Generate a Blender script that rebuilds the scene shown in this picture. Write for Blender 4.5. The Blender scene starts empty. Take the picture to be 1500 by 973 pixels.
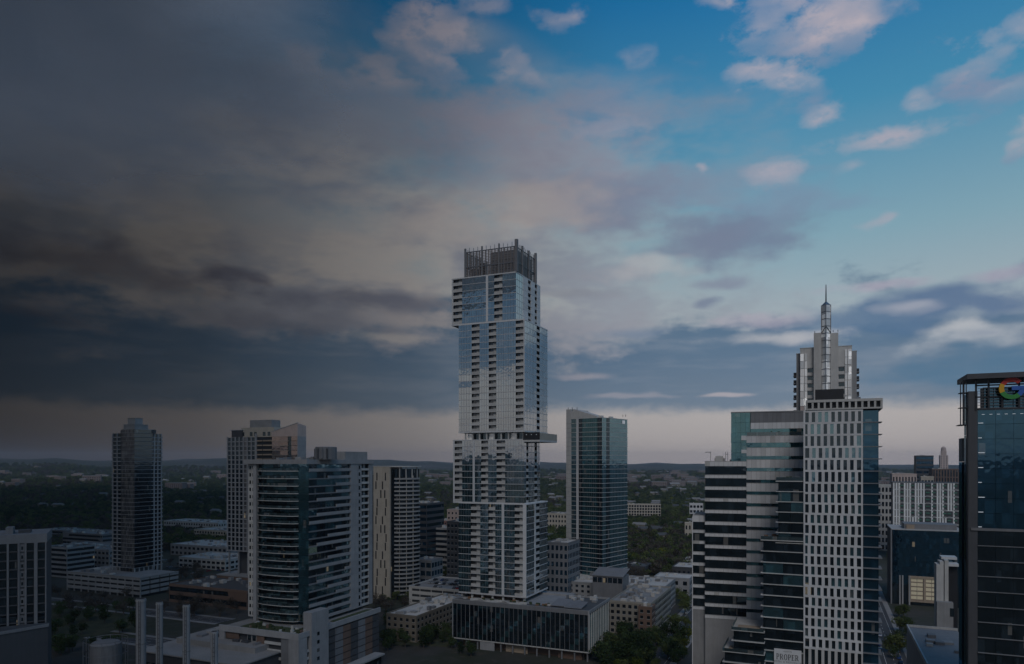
import bpy, bmesh, math, random
import numpy as np
from math import radians, sin, cos, atan, atan2, pi, sqrt
from mathutils import Matrix, Vector
random.seed(7); np.random.seed(7)
scene = bpy.context.scene
col = scene.collection

# ------------------------------------------------------------------ camera
F, CX, HY, CZ = 1040.0, 750.0, 677.0, 98.0      # focal length and horizon in photo pixels, eye height in m
cam_d = bpy.data.cameras.new("camera"); cam = bpy.data.objects.new("camera", cam_d); col.objects.link(cam)
cam.location = (0, 0, CZ); cam.rotation_euler = (radians(90), 0, 0)
cam_d.sensor_width = 36; cam_d.lens = 36 * F / 1500; cam_d.shift_y = (HY - 486.5) / 1500
cam_d.clip_start = 1; cam_d.clip_end = 60000
scene.camera = cam
vs = scene.view_settings
vs.view_transform = 'Standard'; vs.look = 'None'; vs.exposure = 0.0; vs.gamma = 1; vs.use_curve_mapping = False

# ------------------------------------------------------------------ sun
SUN_EL, SUN_AZ = 45.0, 180.0        # azimuth clockwise from the view direction: behind the camera
sd = bpy.data.lights.new("sun", 'SUN'); sd.energy = 1.05; sd.angle = radians(24); sd.color = (1, .93, .88)
sun = bpy.data.objects.new("sun", sd); col.objects.link(sun)
_d = Vector((sin(radians(SUN_AZ)) * cos(radians(SUN_EL)), cos(radians(SUN_AZ)) * cos(radians(SUN_EL)), sin(radians(SUN_EL))))
sun.rotation_euler = _d.to_track_quat('Z', 'Y').to_euler(); sun.location = (0, 0, 900)

def lin(*c):
    return tuple((v/255/12.92 if v/255 <= .04045 else ((v/255+.055)/1.055)**2.4) for v in c)

# ------------------------------------------------------------------ node helper
class NT:
    def __init__(s, nt): s.nt = nt
    def node(s, t, **kw):
        n = s.nt.nodes.new(t)
        for k, v in kw.items(): setattr(n, k, v)
        return n
    def put(s, sock, v):
        if v is None: return
        if hasattr(v, 'is_output'): s.nt.links.new(v, sock)
        else:
            if isinstance(v, tuple) and len(v) == 3 and sock.type == 'RGBA': v = (*v, 1)
            sock.default_value = v
    def m(s, op, a, b=None, c=None, clamp=False):
        n = s.node('ShaderNodeMath', operation=op, use_clamp=clamp)
        for i, v in enumerate((a, b, c)): s.put(n.inputs[i], v)
        return n.outputs[0]
    def vm(s, op, a, b=None):
        n = s.node('ShaderNodeVectorMath', operation=op)
        s.put(n.inputs[0], a)
        if b is not None: s.put(n.inputs[1], b)
        return n.outputs['Value'] if op in ('LENGTH', 'DOT_PRODUCT') else n.outputs[0]
    def sm(s, v, a, b, lo=0., hi=1., kind='SMOOTHSTEP'):
        n = s.node('ShaderNodeMapRange', interpolation_type=kind)
        for i, q in enumerate((v, a, b, lo, hi)): s.put(n.inputs[i], q)
        return n.outputs[0]
    def mix(s, f, a, b, blend='MIX'):
        n = s.node('ShaderNodeMix', data_type='RGBA', blend_type=blend)
        s.put(n.inputs[0], f); s.put(n.inputs[6], a); s.put(n.inputs[7], b)
        return n.outputs[2]
    def noise(s, vec, scale, detail=3, rough=.55, dist=0., two=False):
        n = s.node('ShaderNodeTexNoise', noise_dimensions='2D' if two else '3D')
        s.put(n.inputs['Vector'], vec); s.put(n.inputs['Scale'], scale); s.put(n.inputs['Detail'], detail)
        s.put(n.inputs['Roughness'], rough); s.put(n.inputs['Distortion'], dist)
        return n.outputs['Fac']
    def xyz(s, x, y=0., z=0.):
        n = s.node('ShaderNodeCombineXYZ')
        for i, v in enumerate((x, y, z)): s.put(n.inputs[i], v)
        return n.outputs[0]
    def ramp(s, f, stops):
        n = s.node('ShaderNodeValToRGB'); s.put(n.inputs[0], f); r = n.color_ramp
        while len(r.elements) < len(stops): r.elements.new(.5)
        for e, (p, c) in zip(r.elements, stops):
            e.position = p; e.color = (*c, 1) if len(c) == 3 else c
        return n.outputs[0]

# ------------------------------------------------------------------ world: dusk sky, clouds in sky directions
def build_world():
    w = bpy.data.worlds.new("World"); scene.world = w; w.use_nodes = True
    w.cycles.sampling_method = 'MANUAL'; w.cycles.sample_map_resolution = 512
    w.node_tree.nodes.clear(); T = NT(w.node_tree)
    tc = T.node('ShaderNodeTexCoord').outputs['Generated']
    sep = T.node('ShaderNodeSeparateXYZ'); T.put(sep.inputs[0], tc)
    X, Y, Z = sep.outputs
    az = T.m('ARCTAN2', X, Y); hor = T.m('SQRT', T.m('ADD', T.m('MULTIPLY', X, X), T.m('MULTIPLY', Y, Y)))
    el = T.m('ARCTAN2', Z, hor)
    elp = T.m('MAXIMUM', el, 0.0)
    # cloud noise runs in (azimuth, elevation), stretched along the horizon
    AE = T.xyz(az, el, 0.)
    n_big = T.noise(T.vm('MULTIPLY', AE, (1, 2.6, 0)), 5.0, 4, .6, two=True)
    n_fine = T.noise(T.vm('MULTIPLY', AE, (1, 1.9, 0)), 22.0, 5, .66, two=True)
    n_soft = T.noise(T.vm('MULTIPLY', AE, (1, 3.5, 0)), 3.1, 1, .5, two=True)
    nw = T.node('ShaderNodeTexNoise', noise_dimensions='2D'); T.put(nw.inputs['Vector'], T.vm('MULTIPLY', AE, (1, 2.2, 0)))
    nw.inputs['Scale'].default_value = 10; nw.inputs['Detail'].default_value = 2
    wv = T.vm('MULTIPLY', T.vm('SUBTRACT', nw.outputs['Color'], (.5, .5, .5)), (.13, .07, 0))
    P2 = T.vm('ADD', AE, wv); P3 = T.vm('ADD', AE, T.vm('MULTIPLY', wv, (.55, .30, 0)))
    edge = T.m('ADD', T.m('MULTIPLY', n_fine, .75), T.m('MULTIPLY', n_big, .55))       # about .65 on average
    E = T.m('MULTIPLY', T.m('SUBTRACT', edge, .65), 1.3); E2 = T.m('MULTIPLY', T.m('SUBTRACT', edge, .65), 2.6)
    # clear sky: physical sky tinted into the gradient seen at dusk
    sk = T.node('ShaderNodeTexSky', sky_type='NISHITA'); sk.sun_disc = False
    sk.sun_elevation = radians(SUN_EL); sk.sun_rotation = radians(SUN_AZ)
    nish = T.mix(1.0, sk.outputs[0], (.022, .033, .040), 'MULTIPLY')
    grad = T.ramp(T.m('DIVIDE', elp, 1.2), [(0, lin(182, 172, 172)), (.055, lin(188, 179, 176)), (.15, lin(174, 183, 187)),
                  (.24, lin(136, 172, 186)), (.36, lin(72, 144, 180)), (.50, lin(4, 108, 168)), (1, lin(0, 76, 135))])
    c = T.mix(.16, grad, nish)
    def lay(c, fac, color, op=1.0):
        return T.mix(T.m('MULTIPLY', fac, op), c, color)
    def blob(px, py, rx, ry, op=1.0, soft=.8, wisp=False):
        a = atan((px - CX) / F); e = atan((HY - py) / F * cos(a))
        kx, ky = F / (rx * cos(a)**2), F / (ry * cos(a))
        n = T.node('ShaderNodeVectorMath', operation='MULTIPLY_ADD'); T.put(n.inputs[0], P3 if ry < 16 else P2)
        n.inputs[1].default_value = (kx, ky, 0); n.inputs[2].default_value = (-a * kx, -e * ky, 0)
        return T.sm(T.m('ADD', T.vm('LENGTH', n.outputs[0]), E2 if wisp else E), 1.0 + soft * .5, 1.0 - soft, 0., op)
    # broad veil of grey-mauve cloud, thick over the left half of the view
    veil = T.m('MULTIPLY', T.sm(T.m('ADD', az, T.m('MULTIPLY', T.m('SUBTRACT', n_big, .5), .9)), .40, -.12),
               T.m('MULTIPLY', T.sm(el, .05, .16), T.sm(T.m('ADD', el, T.m('MULTIPLY', T.m('SUBTRACT', n_soft, .5), .5)), .58, .34)))
    c = lay(c, veil, T.mix(T.sm(n_big, .38, .62), lin(148, 149, 160), lin(188, 180, 176)), .85)
    hl = T.sm(T.noise(T.vm('MULTIPLY', AE, (1, 2.2, 0)), 7.5, 3, .6, two=True), .50, .68)
    c = lay(c, T.m('MULTIPLY', T.m('MULTIPLY', hl, veil), .32), lin(122, 126, 144))
    for px, py, rx, ry, cl, op in [
        (560, 170, 250, 60, (150, 146, 156), .55), (880, 165, 120, 46, (128, 136, 158), .6), (760, 230, 190, 55, (150, 146, 160), .5),
        (1085, 345, 120, 34, (112, 126, 150), .85), (905, 300, 105, 40, (120, 128, 150), .75), (790, 300, 110, 26, (178, 168, 165), .6),
        (640, 330, 150, 30, (186, 178, 176), .5), (420, 330, 240, 40, (182, 178, 176), .5),
        (170, 395, 190, 34, (112, 112, 124), .75), (345, 412, 50, 17, (106, 108, 124), .8), (20, 455, 110, 26, (98, 102, 118), .75), (1010, 275, 120, 34, (128, 140, 162), .5), (1150, 300, 110, 26, (122, 140, 164), .55), (1000, 360, 90, 22, (120, 130, 152), .6), (690, 175, 150, 40, (140, 140, 156), .45), (1240, 300, 60, 10, (120, 146, 170), .5),
        (210, 478, 30, 8, (120, 120, 132), .8), (950, 392, 60, 20, (186, 184, 186), .5),
        (1058, 413, 44, 9, (128, 136, 156), .7), (1040, 440, 22, 9, (118, 130, 152), .8), (845, 430, 60, 9, (140, 144, 154), .6)]:
        c = T.mix(blob(px, py, rx, ry, op), c, lin(*cl))
    # the long dark band with a flat base a few degrees above the horizon, all the way round
    lift = T.sm(T.m('ABSOLUTE', az), 1.0, 2.2, 0., .055)
    elb = T.m('SUBTRACT', el, lift)
    base = T.sm(T.m('ADD', elb, T.m('ADD', T.m('MULTIPLY', T.m('SUBTRACT', n_soft, .5), .018), T.m('MULTIPLY', T.m('SUBTRACT', n_fine, .5), .022))), .060, .084)
    top_el = T.m('ADD', .188, T.m('ADD', T.m('MULTIPLY', T.m('SUBTRACT', n_big, .5), .20), T.m('MULTIPLY', T.m('SUBTRACT', n_fine, .5), .07)))
    topm = T.sm(T.m('SUBTRACT', T.m('MULTIPLY', elb, T.sm(T.m('ABSOLUTE', az), 1.0, 2.2, 1., .72)), top_el), .03, -.03)
    bandc = T.mix(T.sm(el, .06, .17), lin(104, 124, 144), lin(78, 108, 136))
    bandc = T.mix(T.sm(T.noise(T.vm('MULTIPLY', AE, (1, 6, 0)), 5.5, 3, .6, two=True), .42, .72, 0, .38), bandc, lin(132, 144, 160))
    c = lay(c, T.m('MULTIPLY', base, topm), bandc, .90)
    for px, py, rx, ry, cl, op, rot in [
        (1400, 440, 150, 30, (88, 112, 144), .9, 10), (1250, 478, 120, 26, (80, 110, 142), .8, 8), (1420, 540, 200, 30, (70, 112, 142), .6, 0),
        (560, 442, 150, 12, (112, 116, 132), .85, 4), (450, 470, 120, 20, (118, 122, 136), .6, 3), (620, 466, 90, 10, (176, 170, 170), .6, 3),
        (1430, 494, 110, 19, (180, 184, 190), .75, 3), (1390, 482, 60, 10, (184, 186, 190), .6, 3), (1130, 496, 90, 11, (184, 184, 188), .65, 2), (1180, 488, 50, 8, (184, 184, 188), .5, 2), (1120, 470, 70, 11, (172, 164, 178), .55, 4),
        (1330, 452, 46, 8, (176, 176, 186), .55, 14), (1285, 418, 70, 9, (168, 156, 174), .55, 10), (1460, 402, 60, 9, (164, 152, 172), .5, 12),
        (930, 488, 60, 8, (120, 136, 158), .7, 0), (575, 494, 60, 8, (190, 184, 180), .55, 0), (845, 552, 40, 6, (158, 156, 166), .7, 0),
        (1065, 577, 34, 4, (176, 170, 176), .8, 0), (920, 578, 60, 4, (160, 158, 168), .6, 0), (1440, 490, 40, 6, (140, 150, 166), .7, 4)]:
        c = T.mix(blob(px, py, rx, ry, op), c, lin(*cl))
    tex = T.sm(n_fine, .30, .62, .45, 1.)
    # lit puffs in the clear part
    for px, py, rx, ry, op, rot in [
        (622, 62, 48, 40, .8, 20), (655, 98, 34, 18, .6, 0), (820, 30, 26, 14, .7, 15), (745, 80, 20, 10, .45, 0), (768, 116, 30, 20, .7, 10),
        (560, 130, 40, 16, .45, 0), (450, 105, 50, 18, .45, 0), (1190, 38, 78, 44, .95, 18), (1215, 62, 50, 26, .9, 40), (1262, 12, 50, 30, .6, 20), (720, 6, 30, 10, .5, 0),
        (1102, 104, 30, 12, .8, 12), (1165, 130, 50, 20, .75, 22), (1200, 168, 24, 13, .95, 10), (1290, 203, 74, 14, .9, 8), (1448, 92, 52, 34, .95, 35),
        (1358, 147, 28, 11, .75, 15), (1480, 130, 40, 22, .6, 10), (1140, 258, 40, 14, .8, 6), (1492, 222, 22, 24, .75, 0), (1293, 320, 17, 10, .8, 10),
        (1027, 245, 13, 7, .7, 0), (1072, 4, 22, 10, .8, 10), (880, 188, 60, 12, .5, 10), (940, 80, 22, 12, .3, 0), (1250, 244, 20, 6, .4, 0)]:
        e0 = atan((HY - py) / F * cos(atan((px - CX) / F)))
        shade = T.mix(T.sm(el, e0 - .6 * ry / F, e0 + .6 * ry / F), lin(124, 140, 166), lin(184, 173, 180)) if ry > 15 else lin(170, 166, 178)
        c = T.mix(blob(px, py, rx * 1.12, ry * 1.12, T.m('MULTIPLY', tex, op), .75, True), c, shade)
    # the cloud cover thickens towards the left: less and less light comes through
    azn = T.m('DIVIDE', T.m('ADD', az, pi), 2 * pi)
    p = lambda deg: (deg + 180) / 360
    thick = T.ramp(azn, [(0, (.85,)*3), (p(-124), (.82,)*3), (p(-98), (.14,)*3), (p(-62), (.085, .088, .092)), (p(-36), (.082, .082, .083)), (p(-23.5), (.175, .172, .170)), (p(-8), (.46, .455, .45)),
                    (p(8), (.90,)*3), (p(20), (1,)*3), (p(90), (1,)*3), (1, (.85,)*3)])
    c = T.mix(1.0, c, thick, 'MULTIPLY')
    # below the horizon
    c = T.mix(T.sm(el, -.002, -.03), c, (.02, .022, .024))
    bg = T.node('ShaderNodeBackground'); T.put(bg.inputs[0], c); bg.inputs[1].default_value = 1.0
    out = T.node('ShaderNodeOutputWorld'); T.nt.links.new(bg.outputs[0], out.inputs[0])
build_world()

# ------------------------------------------------------------------ materials
MATS = {}
def new_mat(name):
    m = bpy.data.materials.new(name); m.use_nodes = True; m.node_tree.nodes.clear(); MATS[name] = m
    return m, NT(m.node_tree)
def finish_mat(T, sh):
    o = T.node('ShaderNodeOutputMaterial'); T.nt.links.new(sh, o.inputs['Surface'])
def principled(T, colr, rough=.6, metal=0., bump=None, bstr=.3, emit=None, estr=0.):
    b = T.node('ShaderNodeBsdfPrincipled')
    T.put(b.inputs['Base Color'], colr); T.put(b.inputs['Roughness'], rough); T.put(b.inputs['Metallic'], metal)
    if emit is not None: T.put(b.inputs['Emission Color'], emit); b.inputs['Emission Strength'].default_value = estr
    if bump is not None:
        n = T.node('ShaderNodeBump'); n.inputs['Strength'].default_value = bstr; n.inputs['Distance'].default_value = .1
        T.put(n.inputs['Height'], bump); T.nt.links.new(n.outputs[0], b.inputs['Normal'])
    return b.outputs[0]
def solid(name, c, rough=.7, metal=0., var=.25, scale=.25, streak=.18):
    """painted or cast surface: mottled, with vertical rain streaks and a little change from piece to piece"""
    m, T = new_mat(name)
    pos = T.node('ShaderNodeNewGeometry').outputs['Position']
    n1 = T.noise(pos, scale, 4, .6)
    n2 = T.noise(T.vm('MULTIPLY', pos, (1, 1, .07)), 1.3, 3, .6)
    rnd = T.node('ShaderNodeObjectInfo').outputs['Random']
    f = T.m('ADD', T.m('MULTIPLY', T.m('SUBTRACT', n1, .5), 2 * var), T.m('MULTIPLY', T.m('SUBTRACT', n2, .5), 2 * streak))
    f = T.m('ADD', T.m('ADD', f, 1.0), T.m('MULTIPLY', T.m('SUBTRACT', rnd, .5), .22))
    cc = T.vm('MULTIPLY', T.xyz(f, f, f), tuple(c))
    finish_mat(T, principled(T, cc, rough, metal))
    return m
def glass(name, tint, inner, refl=.45, rough=.03, lit=.0015, blinds=.08):
    """coated curtain-wall glass over a dim interior, each pane a little different"""
    m, T = new_mat(name)
    rnd = T.node('ShaderNodeObjectInfo').outputs['Random']
    pos = T.node('ShaderNodeNewGeometry').outputs['Position']
    cell = T.node('ShaderNodeTexWhiteNoise'); 
    T.put(cell.inputs['Vector'], T.vm('FLOOR', T.vm('MULTIPLY', pos, (.55, .55, .31))))
    k = T.m('ADD', T.m('MULTIPLY', T.m('POWER', cell.outputs['Value'], 4), 2.2), T.m('ADD', .6, T.m('MULTIPLY', rnd, .7)))
    c2 = T.node('ShaderNodeTexWhiteNoise'); T.put(c2.inputs['Vector'], T.vm('FLOOR', T.vm('MULTIPLY', pos, (.7, .7, .30))))
    bl = T.m('MULTIPLY', T.m('LESS_THAN', c2.outputs['Value'], blinds), .75)
    ic = T.mix(bl, T.vm('MULTIPLY', T.xyz(k, k, k), tuple(inner)), (.17, .165, .155))
    d0 = T.node('ShaderNodeBsdfDiffuse'); T.put(d0.inputs[0], ic)
    em = T.node('ShaderNodeEmission'); em.inputs[0].default_value = (1, .80, .52, 1); T.put(em.inputs[1], T.m('MULTIPLY', T.m('GREATER_THAN', c2.outputs['Value'], 1 - lit), .16))
    d = T.node('ShaderNodeAddShader'); T.nt.links.new(d0.outputs[0], d.inputs[0]); T.nt.links.new(em.outputs[0], d.inputs[1])
    g = T.node('ShaderNodeBsdfGlossy'); T.put(g.inputs[0], (*tint, 1)); g.inputs['Roughness'].default_value = rough
    bn = T.node('ShaderNodeBump'); bn.inputs['Strength'].default_value = .02; bn.inputs['Distance'].default_value = 1.
    T.put(bn.inputs['Height'], T.noise(pos, .45, 1)); T.nt.links.new(bn.outputs[0], g.inputs['Normal'])
    fr = T.node('ShaderNodeFresnel'); fr.inputs[0].default_value = 1.5
    fac = T.m('ADD', refl, T.m('MULTIPLY', fr.outputs[0], 1 - refl), clamp=True)
    mx = T.node('ShaderNodeMixShader'); T.put(mx.inputs[0], fac)
    T.nt.links.new(d.outputs[0], mx.inputs[1]); T.nt.links.new(g.outputs[0], mx.inputs[2])
    finish_mat(T, mx.outputs[0])
    return m
def lamp(name, c, strength):
    m, T = new_mat(name)
    finish_mat(T, principled(T, c, .5, 0, None, 0, c, strength)); return m
def screen(name, c, op):
    m, T = new_mat(name)
    pos = T.node('ShaderNodeNewGeometry').outputs['Position']
    w = T.m('FRACT', T.m('MULTIPLY', T.vm('DOT_PRODUCT', pos, (.35, .35, 0.)), 3.0))
    w2 = T.m('FRACT', T.m('MULTIPLY', T.vm('DOT_PRODUCT', pos, (0, 0, 1.)), 1.2))
    hole = T.m('MULTIPLY', T.m('GREATER_THAN', w, op), T.m('GREATER_THAN', w2, op))
    t = T.node('ShaderNodeBsdfTransparent'); mx = T.node('ShaderNodeMixShader'); T.put(mx.inputs[0], hole)
    T.nt.links.new(principled(T, c, .5, .4), mx.inputs[1]); T.nt.links.new(t.outputs[0], mx.inputs[2])
    finish_mat(T, mx.outputs[0]); return m
def leafmat(name, c1, c2):
    m, T = new_mat(name)
    pos = T.node('ShaderNodeNewGeometry').outputs['Position']
    rnd = T.node('ShaderNodeObjectInfo').outputs['Random']
    f = T.m('ADD', T.m('MULTIPLY', T.noise(pos, .35, 3), .7), T.m('MULTIPLY', rnd, .6))
    cc = T.mix(T.sm(f, .25, .95), c1, c2)
    d = T.node('ShaderNodeBsdfDiffuse'); T.put(d.inputs[0], cc)
    tr = T.node('ShaderNodeBsdfTranslucent'); T.put(tr.inputs[0], cc)
    mx = T.node('ShaderNodeMixShader'); mx.inputs[0].default_value = .3
    T.nt.links.new(d.outputs[0], mx.inputs[1]); T.nt.links.new(tr.outputs[0], mx.inputs[2])
    finish_mat(T, mx.outputs[0]); return m

solid('white_panel', (.50, .51, .52), .55, var=.12, streak=.12)
solid('pale_concrete', (.40, .40, .39), .75)
solid('weathered_white', (.26, .265, .275), .65)  # white with shade put into the colour, mainly for the left-hand towers
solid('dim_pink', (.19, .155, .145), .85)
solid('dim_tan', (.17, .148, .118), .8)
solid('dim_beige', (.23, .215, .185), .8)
solid('grey_concrete', (.24, .245, .25), .8)
solid('mid_grey', (.15, .155, .165), .7)
solid('dark_grey', (.05, .053, .06), .6)
solid('black_panel', (.012, .013, .016), .5)
solid('interior', (.018, .022, .026), .8)
solid('beige', (.36, .33, .28), .8)
solid('tan', (.30, .24, .18), .8)
solid('brown_brick', (.13, .085, .065), .85)
solid('brick_red', (.22, .12, .10), .85)
solid('pink_stone', (.42, .34, .31), .75)
solid('white_roof', (.42, .41, .39), .85, var=.35, scale=.12)
solid('grey_roof', (.20, .20, .20), .9, var=.35, scale=.1)
solid('dark_roof', (.06, .065, .07), .85, var=.3)
solid('steel', (.20, .21, .23), .4, .6)
solid('dark_steel', (.035, .037, .042), .45, .5)
solid('stack_paint', (.20, .21, .225), .6)
solid('bright_white', (.68, .70, .70), .5, var=.1)
solid('green_roof', (.05, .16, .11), .6)
solid('wood_deck', (.16, .09, .05), .8)
solid('asphalt', (.045, .047, .052), .9, var=.35, scale=.08, streak=0)
solid('pavement', (.20, .195, .19), .9, var=.3, scale=.15, streak=0)
solid('paint_white', (.62, .62, .60), .7, var=.3, scale=.5, streak=0)
solid('bark', (.07, .055, .045), .9)
solid('rubber', (.015, .015, .016), .8)
solid('planter_green', (.035, .05, .018), .9, var=.5, scale=.8)
glass('glass_blue', (.72, .78, .82), (.024, .050, .058), .56, blinds=.06)
glass('glass_teal', (.34, .56, .63), (.012, .034, .042), .48)
glass('glass_green', (.24, .47, .52), (.008, .034, .040), .46, blinds=.05)
glass('glass_dark', (.24, .33, .38), (.006, .009, .012), .24, blinds=.02)
glass('glass_navy', (.15, .33, .46), (.004, .014, .024), .36, blinds=.02)
glass('glass_door', (.30, .33, .36), (.065, .065, .068), .15, blinds=.25)
glass('glass_warm', (.62, .52, .48), (.06, .045, .04), .45)
glass('glass_silver', (.85, .88, .90), (.82, .80, .76), .32, rough=.2, lit=0, blinds=0)
glass('glass_rail', (.35, .45, .48), (.03, .045, .05), .30)
glass('car_glass', (.4, .45, .5), (.01, .01, .012), .3)
lamp('lamp_warm', (.6, .53, .37), .06)
lamp('lamp_white', (.75, .8, .85), .22)
screen('mesh_screen', (.17, .155, .15), .36)
leafmat('leaf_dark', (.020, .036, .016), (.062, .092, .036))
leafmat('leaf_mid', (.048, .072, .024), (.120, .145, .050))
leafmat('leaf_bright', (.070, .090, .012), (.170, .190, .030))
leafmat('leaf_bare', (.050, .044, .036), (.120, .106, .088))
for nm, c in (('red', (.55, .03, .02)), ('yellow', (.75, .42, .01)), ('green', (.04, .30, .06)), ('blue', (.03, .14, .55))):
    lamp('sign_' + nm, tuple(q * .7 for q in c), .02)
for nm, c in (('white', (.6, .6, .6)), ('black', (.015, .015, .017)), ('silver', (.32, .33, .34)), ('grey', (.10, .105, .11)), ('red', (.25, .02, .02)), ('blue', (.03, .06, .16))):
    m, T = new_mat('car_' + nm); finish_mat(T, principled(T, (*c, 1), .25, .2))

# ------------------------------------------------------------------ geometry helpers
def wx(x, Y): return (x - CX) / F * Y
def wz(y, Y): return CZ - (y - HY) / F * Y
def gy(y, z=0.): return (CZ - z) * F / (y - HY)          # distance of a point on the ground seen at picture row y

CUBE_V = np.array([(-.5, -.5, -.5), (.5, -.5, -.5), (.5, .5, -.5), (-.5, .5, -.5), (-.5, -.5, .5), (.5, -.5, .5), (.5, .5, .5), (-.5, .5, .5)])
CUBE_F = np.array([(0, 3, 2, 1), (4, 5, 6, 7), (0, 1, 5, 4), (1, 2, 6, 5), (2, 3, 7, 6), (3, 0, 4, 7)])
CUBES = {}
def cube_mesh(mat):
    if mat not in CUBES:
        me = bpy.data.meshes.new('block_' + mat); me.from_pydata(CUBE_V.tolist(), [], CUBE_F.tolist()); me.materials.append(MATS[mat]); CUBES[mat] = me
    return CUBES[mat]
def mesh_obj(name, verts, faces, mat, parent=None, loc=None, smooth=False):
    me = bpy.data.meshes.new(name); me.from_pydata([tuple(map(float, v)) for v in verts], [], [tuple(map(int, f)) for f in faces]); me.update()
    if isinstance(mat, str): me.materials.append(MATS[mat])
    if smooth: me.polygons.foreach_set('use_smooth', [True] * len(me.polygons))
    o = bpy.data.objects.new(name, me); col.objects.link(o); o.parent = parent
    if loc is not None: o.location = loc
    return o
def tag(o, label=None, cat=None, group=None, kind=None):
    for k, v in (('label', label), ('category', cat), ('group', group), ('kind', kind)):
        if v: o[k] = v
    return o
def prism(poly, z0, z1):
    n = len(poly)
    v = [(x, y, z0) for x, y in poly] + [(x, y, z1) for x, y in poly]
    f = [tuple(range(n))[::-1], tuple(range(n, 2 * n))] + [(i, (i + 1) % n, n + (i + 1) % n, n + i) for i in range(n)]
    return v, f
def copy_tree(o, parent=None):
    c = o.copy(); col.objects.link(c); c.parent = parent
    for ch in list(o.children): copy_tree(ch, c)
    return c

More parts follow.
